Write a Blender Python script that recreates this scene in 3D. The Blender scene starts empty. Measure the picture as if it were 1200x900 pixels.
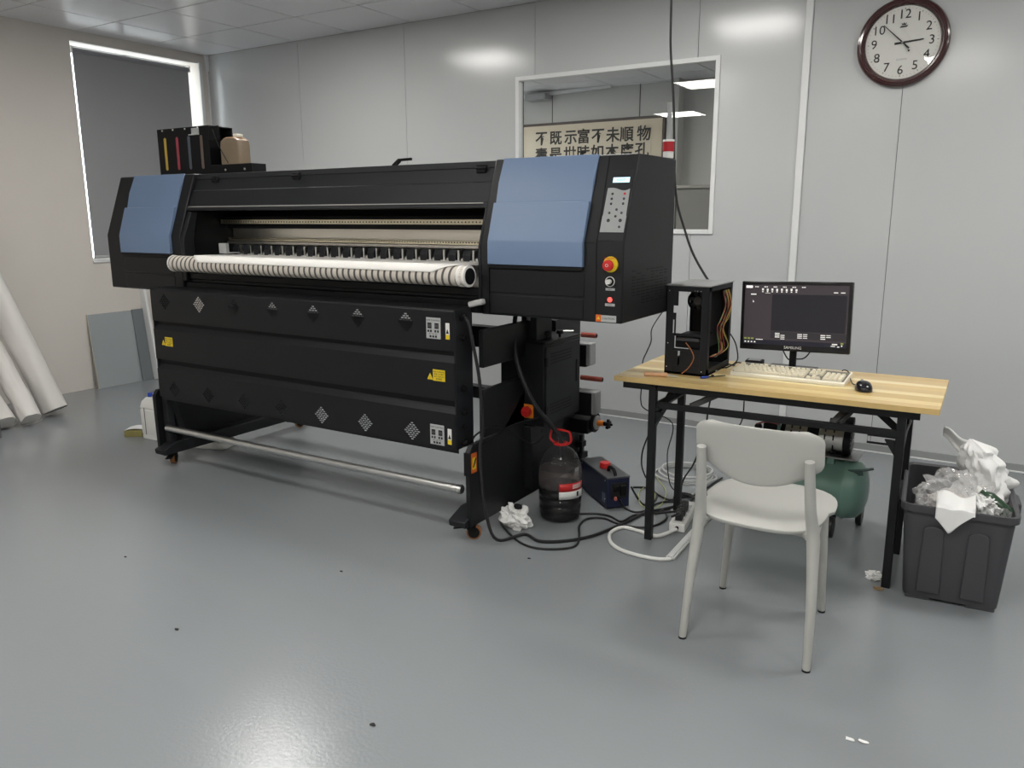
import bpy, bmesh, math, random
from mathutils import Vector, Matrix, noise
random.seed(7)
C = bpy.context.scene.collection
PI = math.pi

# ------------------------------------------------------------------ camera
F, YAW, PITCH, ROLL = 937.75, 0.558062, 0.207550, -0.003638
CAM = Vector((6.21574, -4.91322, 1.35344))
_f = Vector((-math.sin(YAW)*math.cos(PITCH), math.cos(YAW)*math.cos(PITCH), -math.sin(PITCH)))
_r0 = Vector((math.cos(YAW), math.sin(YAW), 0)); _u0 = _r0.cross(_f)
CR = _r0*math.cos(ROLL) + _u0*math.sin(ROLL)
CU = -_r0*math.sin(ROLL) + _u0*math.cos(ROLL)
cd = bpy.data.cameras.new('camera'); cam = bpy.data.objects.new('camera', cd); C.objects.link(cam)
cd.sensor_width = 36; cd.sensor_fit = 'HORIZONTAL'; cd.lens = F/1200*36; cd.clip_start = .05
m = Matrix((CR, CU, -_f)).transposed().to_4x4(); m.translation = CAM; cam.matrix_world = m
bpy.context.scene.camera = cam
def ray(x, y): return CR*((x-600)/F) - CU*((y-450)/F) + _f
# pixel of the photo -> the point of a real plane (z, y or x held)
def pz(x, y, z=0.0): d = ray(x, y); return CAM + d*((z-CAM.z)/d.z)
def py(x, y, Y): d = ray(x, y); return CAM + d*((Y-CAM.y)/d.y)
def px(x, y, X): d = ray(x, y); return CAM + d*((X-CAM.x)/d.x)

# ------------------------------------------------------------------ world and view
sc = bpy.context.scene
sc.view_settings.view_transform = 'Standard'; sc.view_settings.look = 'None'
sc.view_settings.gamma = 1; sc.view_settings.use_curve_mapping = False
sc.view_settings.exposure = 0.0
w = bpy.data.worlds.new('overcast_sky'); sc.world = w; w.use_nodes = True
bg = w.node_tree.nodes['Background']; bg.inputs[0].default_value = (.93, .96, 1, 1); bg.inputs[1].default_value = 5.0
LAMP = 29.0      # brightness of the ceiling light panels

# ------------------------------------------------------------------ materials
MATS = {}
def mat(name, col, rough=.5, metal=0, spec=.5, var=.04, vscale=8, bump=0, bscale=60, emit=0, coat=0, alpha=1, trans=0, ior=1.45, stretch=None):
    if name in MATS: return MATS[name]
    mt = bpy.data.materials.new(name); mt.use_nodes = True; nt = mt.node_tree; b = nt.nodes['Principled BSDF']
    c = tuple(col)+(1,)
    b.inputs['Roughness'].default_value = rough; b.inputs['Metallic'].default_value = metal
    b.inputs['Specular IOR Level'].default_value = spec; b.inputs['IOR'].default_value = ior
    b.inputs['Coat Weight'].default_value = coat; b.inputs['Coat Roughness'].default_value = .08
    b.inputs['Transmission Weight'].default_value = trans; b.inputs['Alpha'].default_value = alpha
    tc = nt.nodes.new('ShaderNodeTexCoord'); mp = nt.nodes.new('ShaderNodeMapping')
    nt.links.new(tc.outputs['Object'], mp.inputs[0])
    if stretch: mp.inputs['Scale'].default_value = stretch
    n = nt.nodes.new('ShaderNodeTexNoise'); n.inputs['Scale'].default_value = vscale; n.inputs['Detail'].default_value = 4
    nt.links.new(mp.outputs[0], n.inputs[0])
    mx = nt.nodes.new('ShaderNodeMix'); mx.data_type = 'RGBA'
    mx.inputs[6].default_value = tuple(max(0, v*(1-var)) for v in col)+(1,); mx.inputs[7].default_value = tuple(min(1, v*(1+var)) for v in col)+(1,)
    nt.links.new(n.outputs['Fac'], mx.inputs[0]); nt.links.new(mx.outputs[2], b.inputs['Base Color'])
    if bump:
        n2 = nt.nodes.new('ShaderNodeTexNoise'); n2.inputs['Scale'].default_value = bscale; n2.inputs['Detail'].default_value = 3
        nt.links.new(mp.outputs[0], n2.inputs[0])
        bp = nt.nodes.new('ShaderNodeBump'); bp.inputs['Strength'].default_value = bump; bp.inputs['Distance'].default_value = .01
        nt.links.new(n2.outputs['Fac'], bp.inputs['Height']); nt.links.new(bp.outputs[0], b.inputs['Normal'])
    if emit:
        b.inputs['Emission Color'].default_value = c; b.inputs['Emission Strength'].default_value = emit
    MATS[name] = mt; return mt
def thin_glass(name, tint=(1, 1, 1), ior=1.5, rough=.0, haze=0, hazecol=(1, 1, 1)):
    mt = bpy.data.materials.new(name); mt.use_nodes = True; nt = mt.node_tree; nt.nodes.clear()
    o = nt.nodes.new('ShaderNodeOutputMaterial'); t = nt.nodes.new('ShaderNodeBsdfTransparent'); g = nt.nodes.new('ShaderNodeBsdfGlossy')
    t.inputs[0].default_value = tuple(tint)+(1,); g.inputs['Roughness'].default_value = rough
    fr = nt.nodes.new('ShaderNodeFresnel'); mx = nt.nodes.new('ShaderNodeMixShader')
    ge = nt.nodes.new('ShaderNodeNewGeometry'); mr = nt.nodes.new('ShaderNodeMapRange'); mr.inputs[3].default_value = ior; mr.inputs[4].default_value = 1/ior   # same reflectance from both sides of a thin sheet
    nt.links.new(ge.outputs['Backfacing'], mr.inputs[0]); nt.links.new(mr.outputs[0], fr.inputs[0])
    nt.links.new(fr.outputs[0], mx.inputs[0]); nt.links.new(t.outputs[0], mx.inputs[1]); nt.links.new(g.outputs[0], mx.inputs[2])
    last = mx
    if haze:
        d = nt.nodes.new('ShaderNodeBsdfDiffuse'); d.inputs[0].default_value = tuple(hazecol)+(1,)
        m2 = nt.nodes.new('ShaderNodeMixShader'); m2.inputs[0].default_value = haze
        nt.links.new(mx.outputs[0], m2.inputs[1]); nt.links.new(d.outputs[0], m2.inputs[2]); last = m2
    nt.links.new(last.outputs[0], o.inputs[0]); MATS[name] = mt; return mt
def lin(r, g, b):
    f = lambda v: (v/255/12.92) if v/255 <= .04045 else ((v/255+.055)/1.055)**2.4
    return (f(r), f(g), f(b))

M_wall = mat('painted_steel_panel', (.53, .545, .55), .17, 0, .5, .02, 1.5, .02, 3)
M_wallL = mat('plaster_warm_white', (.66, .62, .575), .7, 0, .3, .03, 3, .06, 40)
M_ceil = mat('ceiling_tile_enamel', (.80, .80, .83), .28, 0, .5, .02, 3)
M_joint = mat('dark_joint', (.06, .06, .06), .7)
M_white = mat('white_aluminium', (.75, .76, .76), .35)
M_base = mat('grey_skirting', (.30, .31, .31), .45)
M_black = mat('black_powder_coat', (.0085, .0090, .0105), .45, 0, .34, .08, 30, .03, 400)
M_black2 = mat('charcoal_powder_coat', (.0135, .0145, .017), .5, 0, .34, .06, 30, .03, 400)
M_deep = mat('matt_black', (.005, .005, .006), .6, 0, .3)
M_blue = mat('blue_grey_enamel', (.155, .225, .355), .42, 0, .5, .02, 10)
M_steel = mat('brushed_steel', (.62, .60, .55), .28, 1, .5, .05, 3, .1, 200, stretch=(1, 60, 60))
M_alu = mat('aluminium', (.70, .70, .68), .32, 1)
M_grey = mat('grey_plastic', (.33, .34, .34), .45)
M_lgrey = mat('light_grey_print', (.42, .43, .43), .5)
M_cream = mat('cream_plastic', (.78, .74, .62), .45)
M_yellow = mat('yellow_sticker', (.75, .55, .02), .5)
M_red = mat('red_plastic', (.55, .02, .02), .35)
M_orange = mat('orange_plastic', (.75, .22, .02), .4)
M_sign = mat('warm_white_print', (.75, .75, .72), .5)
M_ink = mat('black_print', (.01, .01, .01), .6)
M_rubber = mat('black_rubber', (.012, .012, .013), .45)
M_fab = mat('white_media', (.86, .84, .80), .6, 0, .3, .02, 20)
M_paper = mat('white_paper', (.80, .80, .79), .7, 0, .2, .03, 10, .1, 25)
M_chair = mat('pale_grey_polypropylene', (.44, .44, .415), .42, 0, .4, .02, 10, .03, 500)
M_green = mat('green_tank_paint', (.17, .30, .25), .32, 0, .5, .05, 6)

# ------------------------------------------------------------------ mesh helper
ORG = {}
class MB:
    def __init__(s): s.v = []; s.f = []
    def _add(s, vs, fs):
        n = len(s.v); s.v += [Vector(a) for a in vs]; s.f += [tuple(i+n for i in q) for q in fs]; return s
    def box(s, x0, x1, y0, y1, z0, z1):
        if x0 > x1: x0, x1 = x1, x0
        if y0 > y1: y0, y1 = y1, y0
        if z0 > z1: z0, z1 = z1, z0
        return s._add([(x0, y0, z0), (x1, y0, z0), (x1, y1, z0), (x0, y1, z0), (x0, y0, z1), (x1, y0, z1), (x1, y1, z1), (x0, y1, z1)],
                      [(3, 2, 1, 0), (4, 5, 6, 7), (0, 1, 5, 4), (1, 2, 6, 5), (2, 3, 7, 6), (3, 0, 4, 7)])
    def bar(s, a, b, w, h, up=(0, 0, 1)):
        a, b = Vector(a), Vector(b); d = (b-a).normalized(); up = Vector(up)
        if abs(d.dot(up)) > .99: up = Vector((1, 0, 0))
        r = d.cross(up).normalized()*(w/2); u = r.cross(d).normalized()*(h/2)
        vs = [a-r-u, a+r-u, a+r+u, a-r+u, b-r-u, b+r-u, b+r+u, b-r+u]
        return s._add(vs, [(0, 1, 2, 3), (7, 6, 5, 4), (0, 4, 5, 1), (1, 5, 6, 2), (2, 6, 7, 3), (3, 7, 4, 0)])
    def cyl(s, a, b, r0, r1=None, n=24, cap=True):
        r1 = r0 if r1 is None else r1; a, b = Vector(a), Vector(b); d = (b-a).normalized()
        t = Vector((0, 0, 1)) if abs(d.z) < .9 else Vector((1, 0, 0))
        u = d.cross(t).normalized(); v = d.cross(u)
        vs = [a+(u*math.cos(2*PI*i/n)+v*math.sin(2*PI*i/n))*r0 for i in range(n)] + [b+(u*math.cos(2*PI*i/n)+v*math.sin(2*PI*i/n))*r1 for i in range(n)]
        fs = [(i, (i+1) % n, n+(i+1) % n, n+i) for i in range(n)]
        if cap: fs += [tuple(range(n-1, -1, -1)), tuple(range(n, 2*n))]
        return s._add(vs, fs)
    def lathe(s, prof, c=(0, 0, 0), ax=(0, 0, 1), n=32, ang=2*PI):
        c = Vector(c); d = Vector(ax).normalized(); t = Vector((0, 0, 1)) if abs(d.z) < .9 else Vector((1, 0, 0))
        u = d.cross(t).normalized(); v = d.cross(u); k = len(prof); vs = []
        for i in range(n):
            a = ang*i/n
            for (r, h) in prof: vs.append(c+d*h+(u*math.cos(a)+v*math.sin(a))*max(r, 1e-5))
        fs = []
        for i in range(n):
            j = (i+1) % n
            for q in range(k-1): fs.append((i*k+q, j*k+q, j*k+q+1, i*k+q+1))
        return s._add(vs, fs)
    def tube(s, pts, r, n=8, smooth=4, closed=False):
        P = [Vector(p) for p in pts]
        if smooth > 1 and len(P) > 2:
            Q = []; L = len(P)
            for i in range(L if closed else L-1):
                if closed: p0, p1, p2, p3 = P[(i-1) % L], P[i], P[(i+1) % L], P[(i+2) % L]
                else: p0, p1, p2, p3 = P[max(i-1, 0)], P[i], P[i+1], P[min(i+2, L-1)]
                for j in range(smooth):
                    t = j/smooth
                    Q.append(.5*((2*p1)+(p2-p0)*t+(2*p0-5*p1+4*p2-p3)*t*t+(3*p1-p0-3*p2+p3)*t**3))
            if not closed: Q.append(P[-1])
            P = Q
        L = len(P); rr = r if callable(r) else (lambda t: r); vs = []; ref = None
        for i, p in enumerate(P):
            d = (P[(i+1) % L]-P[i-1]) if closed else (P[min(i+1, L-1)]-P[max(i-1, 0)])
            d = d.normalized() if d.length > 1e-9 else Vector((0, 0, 1))
            if ref is None: ref = Vector((0, 0, 1)) if abs(d.z) < .9 else Vector((1, 0, 0))
            u = (ref-d*ref.dot(d)); u = u.normalized() if u.length > 1e-6 else d.orthogonal().normalized(); ref = u; v = d.cross(u)
            R = rr(i/(L-1))
            for k in range(n): a = 2*PI*k/n; vs.append(p+(u*math.cos(a)+v*math.sin(a))*R)
        fs = []
        for i in range(L if closed else L-1):
            j = (i+1) % L
            for k in range(n): k2 = (k+1) % n; fs.append((i*n+k, i*n+k2, j*n+k2, j*n+k))
        if not closed: fs += [tuple(range(n-1, -1, -1)), tuple((L-1)*n+k for k in range(n))]
        return s._add(vs, fs)
    def prism(s, poly, ax, lo, hi):
        # poly in the two other axes, in order (y,z), (x,z) or (x,y)
        def mk(p, t): return {'x': (t, p[0], p[1]), 'y': (p[0], t, p[1]), 'z': (p[0], p[1], t)}[ax]
        n = len(poly); vs = [mk(p, lo) for p in poly]+[mk(p, hi) for p in poly]
        return s._add(vs, [tuple(range(n-1, -1, -1)), tuple(range(n, 2*n))]+[(i, (i+1) % n, n+(i+1) % n, n+i) for i in range(n)])
    def grid(s, fn, nu, nv, flip=False):
        vs = [fn(i/nu, j/nv) for i in range(nu+1) for j in range(nv+1)]
        fs = []
        for i in range(nu):
            for j in range(nv):
                a = i*(nv+1)+j; q = (a, a+nv+1, a+nv+2, a+1); fs.append(q[::-1] if flip else q)
        return s._add(vs, fs)
    def build(s, name, m, parent=None, bevel=0, bseg=2, smooth=35, label=None, solid=0, sub=0, kind=None, raw=False):
        if parent is not None: off = ORG.get(parent.name, Vector((0, 0, 0)))
        elif raw: off = Vector((0, 0, 0))
        else:
            xs = [v.x for v in s.v]; ys = [v.y for v in s.v]; zs = [v.z for v in s.v]
            off = Vector(((min(xs)+max(xs))/2, (min(ys)+max(ys))/2, min(zs)))
        me = bpy.data.meshes.new(name); me.from_pydata([v-off for v in s.v], [], s.f)
        bm = bmesh.new(); bm.from_mesh(me); bmesh.ops.recalc_face_normals(bm, faces=bm.faces); bm.to_mesh(me); bm.free()
        if smooth:
            me.polygons.foreach_set('use_smooth', [True]*len(me.polygons)); me.set_sharp_from_angle(angle=math.radians(smooth))
        me.materials.append(m); me.update()
        o = bpy.data.objects.new(name, me); C.objects.link(o)
        if parent is not None: o.parent = parent; ORG[o.name] = off
        else: o.location = off; ORG[o.name] = off
        if solid: md = o.modifiers.new('solid', 'SOLIDIFY'); md.thickness = solid; md.offset = 0
        if bevel: md = o.modifiers.new('bevel', 'BEVEL'); md.width = bevel; md.segments = bseg; md.limit_method = 'ANGLE'; md.harden_normals = False
        if sub: md = o.modifiers.new('sub', 'SUBSURF'); md.levels = sub; md.render_levels = sub
        if label: o['label'] = label
        if kind: o['kind'] = kind
        return o
def thing(name, label, cat, loc=(0, 0, 0), rotz=0, group=None, local=False):
    o = bpy.data.objects.new(name, None); C.objects.link(o); o.empty_display_size = .05
    o.location = loc; o.rotation_euler = (0, 0, rotz); o['label'] = label; o['category'] = cat
    if group: o['group'] = group
    ORG[o.name] = Vector((0, 0, 0)) if local else Vector(loc)
    return o
def tag(o, label, cat, group=None):
    o['label'] = label; o['category'] = cat
    if group: o['group'] = group
    return o
def struct(name, mb, m, **k):
    o = mb.build(name, m, None, raw=True, **k); o['kind'] = 'structure'; return o
def text(name, body, size, loc, right, up, m, parent, ext=.0005, align='CENTER', bold=0):
    cu = bpy.data.curves.new(name, 'FONT'); cu.body = body; cu.size = size; cu.extrude = ext; cu.align_x = align; cu.align_y = 'CENTER'; cu.resolution_u = 3; cu.offset = bold
    t = bpy.data.objects.new(name+'_tmp', cu); C.objects.link(t); bpy.context.view_layer.update()
    me = bpy.data.meshes.new_from_object(t.evaluated_get(bpy.context.evaluated_depsgraph_get())); me.name = name
    bpy.data.objects.remove(t); bpy.data.curves.remove(cu)
    R, U = Vector(right).normalized(), Vector(up).normalized(); N = R.cross(U)
    mt = Matrix((R, U, N)).transposed().to_4x4(); off = ORG.get(parent.name, Vector((0, 0, 0))) if parent else Vector((0, 0, 0)); mt.translation = Vector(loc)-off
    me.transform(mt); me.materials.clear(); me.materials.append(m)
    o = bpy.data.objects.new(name, me); C.objects.link(o); o.parent = parent; ORG[o.name] = off
    return o
def share(o, name, loc, parent, rot=None):
    c = bpy.data.objects.new(name, o.data); C.objects.link(c); c.parent = parent; c.location = loc
    if rot is not None: c.rotation_euler = rot
    for md in o.modifiers:
        n = c.modifiers.new(md.name, md.type)
        if md.type == 'BEVEL': n.width = md.width; n.segments = md.segments; n.limit_method = 'ANGLE'
    return c

# ================================================================== SETTING
H = 2.732; RX = 9.0; RY = -7.8
# floor
def floor_mat():
    mt = mat('grey_epoxy_floor', (.235, .252, .264), .20, 0, .5, .04, 1.2, .06, 90)
    nt = mt.node_tree; b = nt.nodes['Principled BSDF']
    n = nt.nodes.new('ShaderNodeTexNoise'); n.inputs['Scale'].default_value = 2.2; n.inputs['Detail'].default_value = 6
    mr = nt.nodes.new('ShaderNodeMapRange'); mr.inputs[3].default_value = .15; mr.inputs[4].default_value = .25
    tc = nt.nodes.new('ShaderNodeTexCoord'); nt.links.new(tc.outputs['Object'], n.inputs[0]); nt.links.new(n.outputs['Fac'], mr.inputs[0]); nt.links.new(mr.outputs[0], b.inputs['Roughness'])
    return mt
M_floor = floor_mat()
struct('floor', MB().box(-.2, RX+.1, RY-.1, 3.7, -.06, 0), M_floor)
# ceiling: dark grid with tiles and light panels
ceil = struct('ceiling', MB().box(-.1, RX+.1, RY-.1, 3.7, H+.006, H+.05), M_joint)
LIGHTS = [(2.003, -1.468), (4.403, -1.468), (3.203, -3.868), (5.603, -3.868), (2.003, -6.268), (4.403, -6.268), (6.803, -1.468+.0), (6.803, -6.268), (8.003, -3.868)]
ADDED_LIGHTS = [(.803, 1.532), (2.003, 1.532), (5.003, 1.532)]  # unseen panels added to brighten the room behind the window
t0 = None
def tile(cx, cy, w, d):
    global t0
    if abs(w-.6) < 1e-3 and abs(d-.6) < 1e-3:
        if t0 is None:
            t0 = MB().box(-.294, .294, -.294, .294, 0, .014).build('ceiling_tile', M_ceil, ceil, bevel=.002, bseg=1, smooth=0); t0.location = (cx, cy, H)
        else: share(t0, 'ceiling_tile', (cx, cy, H), ceil)
    else:
        MB().box(cx-w/2+.005, cx+w/2-.005, cy-d/2+.005, cy+d/2-.005, H, H+.014).build('ceiling_tile', M_ceil, ceil, smooth=0)
xe = [0]+[.503+.6*i for i in range(15)]+[RX]
ye = [0]+[-.568-.6*i for i in range(12)]+[RY]
for i in range(len(xe)-1):
    for j in range(len(ye)-1):
        cx, cy = (xe[i]+xe[i+1])/2, (ye[j]+ye[j+1])/2
        if xe[i+1]-xe[i] < .02: continue
        if any(abs(cx-a)+abs(cy-b) < .05 for a, b in LIGHTS): continue
        tile(cx, cy, xe[i+1]-xe[i], ye[j]-ye[j+1])
for i in range(11):
    for j in range(6):
        cx, cy = .803-.6+.6*i, .33+.6*j-.0
        cy = .332+.6*j
        if any(abs(cx-a)+abs(cy-b) < .05 for a, b in ADDED_LIGHTS): continue
        tile(cx, cy, .6, .6)
def panel_light(x, y, lab):
    t = thing('ceiling_light', lab, 'ceiling light', (x, y, H-.004), 0, 'square ceiling light panels')
    f = MB()
    for a, b, c, d in ((-.3, .3, -.3, -.285), (-.3, .3, .285, .3), (-.3, -.285, -.285, .285), (.285, .3, -.285, .285)): f.box(x+a, x+b, y+c, y+d, H-.004, H+.006)
    f.build('frame', M_white, t)
    MB().box(x-.285, x+.285, y-.285, y+.285, H-.001, H+.004).build('diffuser', mat('light_diffuser', (1, .975, .93), .5, emit=LAMP, var=0), t)
panel_light(*LIGHTS[0], 'square ceiling light panel above the long black printer, left one')
panel_light(*LIGHTS[1], 'square ceiling light panel above the right end of the printer')
panel_light(*LIGHTS[2], 'square ceiling light panel reflected at the top right of the wall window glass')
panel_light(*LIGHTS[3], 'square ceiling light panel reflected as a glow at the right edge of the back wall')
panel_light(*LIGHTS[4], 'square ceiling light panel reflected lower in the wall window, above the calligraphy')
panel_light(*LIGHTS[5], 'square ceiling light panel reflected as a glow on the wall below left of the clock')
for k, (x, y) in enumerate(LIGHTS[6:]): panel_light(x, y, 'square white ceiling light panel out of view on the right of the room')
for x, y in ADDED_LIGHTS: panel_light(x, y, 'added square white light panel, out of view, brightening the room behind the wall window')
# back wall: panels around the window opening
WX0, WX1, WZ0, WZ1 = 3.203, 4.598, 1.250, 2.262
bk = MB()
def hollow(mb, x0, x1, z0, z1, y0, y1, hx0, hx1, hz0, hz1):
    mb.box(x0, hx0, y0, y1, z0, z1); mb.box(hx1, x1, y0, y1, z0, z1); mb.box(hx0, hx1, y0, y1, z0, hz0); mb.box(hx0, hx1, y0, y1, hz1, z1)
hollow(bk, -.1, RX+.1, 0, H+.005, .012, .08, WX0, WX1, WZ0, WZ1)
wb = struct('wall_back', bk, M_joint)
seams = [0, 1.123-1.117+.0, 1.123, 2.223, 3.34, 4.47, 5.607, 6.724, 7.841, RX]
seams = [0, 1.123, 2.223, 3.34, 4.47, 5.607, 6.724, 7.841, RX]
for a, b in zip(seams[:-1], seams[1:]):
    a += .0015; b -= .0015; mb = MB()
    if b < WX0 or a > WX1: mb.box(a, b, 0, .012, 0, H)
    else:
        if a < WX0: mb.box(a, WX0, 0, .012, 0, H)
        if b > WX1: mb.box(WX1, b, 0, .012, 0, H)
        l, r = max(a, WX0), min(b, WX1); mb.box(l, r, 0, .012, 0, WZ0); mb.box(l, r, 0, .012, WZ1, H)
    mb.build('wall_panel', M_wall, wb, smooth=0)
struct('trim_1', MB().box(5.083, 5.123, -.014, .0, .035, H), M_white, bevel=.003)
struct('baseboard_back', MB().box(.0, RX, -.012, 0, .006, .045), M_base, bevel=.002)
struct('trim_2', MB().box(.0, RX, -.018, 0, 0, .006), M_white)
struct('trim_4', MB().box(0, .012, -.012, 0, .04, H).box(0, .03, -.03, 0, 2.60, H), M_white, bevel=.002)
# interior window
win2 = struct('window_2', MB(), M_white) if False else None
fr = MB(); hollow(fr, WX0-.014, WX1+.014, WZ0-.014, WZ1+.014, -.010, .045, WX0+.014, WX1-.014, WZ0+.014, WZ1-.014)
win2 = struct('window_2', fr, M_white, bevel=.002)
MB().box(WX0+.01, WX1-.01, .018, .023, WZ0+.01, WZ1-.01).build('glass_pane', thin_glass('window_glass', (.93, .94, .93)), win2, smooth=0)
# left wall with window
LY0, LY1, LZ0, LZ1 = -1.225, -.09, 1.015, 2.655
lw = MB()
T = .22
lw.box(-T, 0, RY, LY0, 0, H+.005).box(-T, 0, LY1, 0.08, 0, H+.005).box(-T, 0, LY0, LY1, 0, LZ0).box(-T, 0, LY0, LY1, LZ1, H+.005)
struct('wall_left', lw, M_wallL)
f1 = MB()
for a, b, c, d in ((LY0, LY0+.012, LZ0, LZ1), (LY1-.012, LY1, LZ0, LZ1), (LY0, LY1, LZ0, LZ0+.012), (LY0, LY1, LZ1-.012, LZ1), (-.68, -.64, LZ0, LZ1)): f1.box(-.215, -.185, a, b, c, d)
w1 = struct('window_1', f1, M_white, bevel=.003)
MB().box(-.203, -.197, LY0+.01, LY1-.01, LZ0+.01, LZ1-.01).build('glass_pane', thin_glass('outer_glass', (.95, .97, .96)), w1, smooth=0)
struct('trim_3', MB().box(-.12, .012, LY0-.004, LY1+.004, LZ0-.018, LZ0).box(-.0, .010, LY1, LY1+.03, LZ0, LZ1+.01), M_white, bevel=.003)
bl = thing('roller_blind', 'grey roller blind pulled down over the window in the left wall', 'blind', (-.03, -.66, LZ0+.03))
MB().box(-.036, -.033, LY0+.034, LY1-.085, LZ0+.03, LZ1-.05).build('blind_fabric', mat('grey_blind_fabric', (.30, .30, .31), .8, var=.03, vscale=2, bump=.1, bscale=500), bl, smooth=0)
MB().cyl((-.045, LY0+.03, LZ1-.06), (-.045, LY1-.08, LZ1-.06), .022).build('roller_tube', mat('grey_blind_roll', (.26, .26, .28), .7), bl)
MB().box(-.07, -.02, LY0+.022, LY0+.030, LZ1-.08, LZ1-.03).build('bracket', M_white, bl); MB().box(-.07, -.02, LY1-.08, LY1-.072, LZ1-.08, LZ1-.03).build('bracket', M_white, bl)
MB().box(-.044, -.024, LY0+.034, LY1-.085, LZ0+.012, LZ0+.036).build('bottom_bar', M_lgrey, bl, bevel=.004)
# remaining walls
struct('wall_right', MB().box(RX, RX+.1, RY, .08, 0, H+.005), M_wall)
struct('wall_front', MB().box(-.1, RX+.1, RY-.1, RY, 0, H+.005), M_wallL)
# room behind the window
M_far = mat('far_room_panel', (.50, .50, .48), .45, var=.02)
struct('wall_far', MB().box(-.6, 3.02, 3.45, 3.55, 0, H+.005), M_far); struct('trim_7', MB().box(3.02, 3.09, 3.36, 3.55, 0, H+.005), M_far); struct('wall_far_right', MB().box(3.09, 6.3, 3.52, 3.6, 0, H+.005), M_far)
struct('wall_side_left', MB().box(-.6, -.5, .08, 3.55, 0, H+.005), M_wall)
struct('wall_side_right', MB().box(6.2, 6.3, .08, 3.6, 0, H+.005), M_wall)
tr = struct('trim_5', MB().bar((.6, 3.40, 2.675), (2.30, 3.40, 2.715), .03, .03).box(-.5, 3.0, 3.43, 3.45, H-.012, H), M_white)
struct('trim_6', MB().box(1.55, 1.555, 3.444, 3.45, 0, H).box(2.62, 2.625, 3.444, 3.45, 0, H), M_joint)
ac = MB().box(1.28, 1.55, 3.28, 3.44, 2.63, 2.70).build('junction_box', M_grey, None, bevel=.008)
tag(ac, 'grey box under the ceiling on the far wall behind the window', 'box')

# calligraphy board in the far room
YC = 3.42
cal = thing('calligraphy_board', 'long framed calligraphy with black brush characters seen through the wall window', 'picture', (2.0, YC, 1.50))
MB().box(.82, 2.93, YC-.005, YC+.03, 1.42, 2.385).build('frame', mat('dark_wood_frame', (.05, .03, .025), .4), cal, bevel=.004)
MB().box(.85, 2.90, YC-.012, YC-.004, 1.45, 2.355).build('paper', mat('beige_scroll_silk', (.66, .58, .45), .8, var=.06, vscale=3), cal)
MB().box(.95, 2.78, YC-.016, YC-.011, 1.52, 2.27).build('writing_field', mat('aged_rice_paper', (.68, .61, .49), .8, var=.05, vscale=5), cal)
row1 = [(141, 190, '不'), (216, 275, '既'), (298, 362, '示'), (376, 428, '富'), (450, 517, '不'), (534, 600, '未'), (612, 677, '順'), (700, 785, '物')]
for a, b, ch in row1:
    c = py(600+(a+b)/2/4.8, 60+(520-(a+b)/2*.085)/4.8 if False else 60+(497-((a+b)/2-165)*.052)/4.8, YC-.018)
    text('brush_character', ch, .165, c, (1, 0, 0), (0, 0, 1), M_ink, cal, .001, bold=.0032)
for a, ch in ((165, '壽'), (245, '是'), (325, '世'), (400, '時'), (480, '如'), (562, '本'), (645, '度'), (730, '孔')):
    c = py(600+a/4.8, 60+(590-(a-165)*.052)/4.8, YC-.018)
    text('brush_character', ch, .165, c, (1, 0, 0), (0, 0, 1), M_ink, cal, .001, bold=.0032)
SBZ = py(805, 217, 3.12).z
sb = thing('sideboard', 'low grey cabinet against the far wall behind the window', 'cabinet', (4.6, 3.2, 0))
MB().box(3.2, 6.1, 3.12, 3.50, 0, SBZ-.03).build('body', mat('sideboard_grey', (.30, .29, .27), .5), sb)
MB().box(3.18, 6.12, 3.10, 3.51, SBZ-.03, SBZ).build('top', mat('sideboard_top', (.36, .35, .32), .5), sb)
for (x, s_, l) in ((3.62, .05, 'small round grey ornament on the low cabinet behind the window'), (3.80, .04, 'small dark box on the low cabinet behind the window')):
    o = (MB().lathe([(0, 0), (s_*.7, 0), (s_, s_*1.0), (s_*.8, s_*1.9), (s_*.3, s_*2.3), (0, s_*2.35)], (x, 3.25, SBZ)) if s_ > .045 else MB().box(x-.05, x+.05, 3.2, 3.28, SBZ, SBZ+.11)).build('ornament' if s_ > .045 else 'small_box', mat('ornament_grey', (.22, .20, .18), .5), None, bevel=0)
    tag(o, l, 'ornament' if s_ > .045 else 'box')

# ================================================================== PRINTER
YF, ZB, ZK, YT, ZT, YR = -2.20, .958, 1.253, -2.082, 1.576, -1.70   # front, bottom, knee, top front edge, top, rear
pr = thing('wide_format_printer', 'long black wide format printer with blue-grey end covers on castors', 'printer', (3.4, -1.9, 0))
PROF = [(YF, ZB), (YF, ZK), (YT, ZT), (YR, ZT), (YR, ZB)]
SD = Vector((0, YT-YF, ZT-ZK)).normalized(); SN = Vector((0, -SD.z, SD.y))     # along the slope, out of the slope
def on_slope(x, z, o=0): # point on the slanted front
    t = (z-ZK)/(ZT-ZK); return Vector((x, YF+(YT-YF)*t, z))+SN*o
def housing(x0, x1, name='housing'):
    return MB().prism(PROF, 'x', x0, x1).build(name, M_black, pr, bevel=.006)
XL0, XL1, XR0, XR1 = 1.806, 2.460, 4.374, 5.002
hl = housing(XL0, XL1); hr = housing(XR0, XR1)
def cover(x0, x1, par, zb):
    prof = [(1.578, .004), (1.481, .012), (1.401, .004), (1.397, .019), (ZK+.002, .014)]
    out = [on_slope(0, z, o) for z, o in prof]; pts = [(p.y, p.z) for p in out]
    pts.append((YF-.015, ZK-.002)); pts.append((YF-.015, zb)); pts.append((YF+.002, zb)); pts.append((YF+.004, ZK)); q = on_slope(0, 1.578, -.004); pts.append((q.y, q.z))
    return MB().prism(pts, 'x', x0, x1).build('front_cover', M_blue, par, bevel=.0015, bseg=1, label='blue-grey cover')
cover(1.945, 2.388, hl, 1.160); cover(4.417, 4.842, hr, 1.163)
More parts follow.
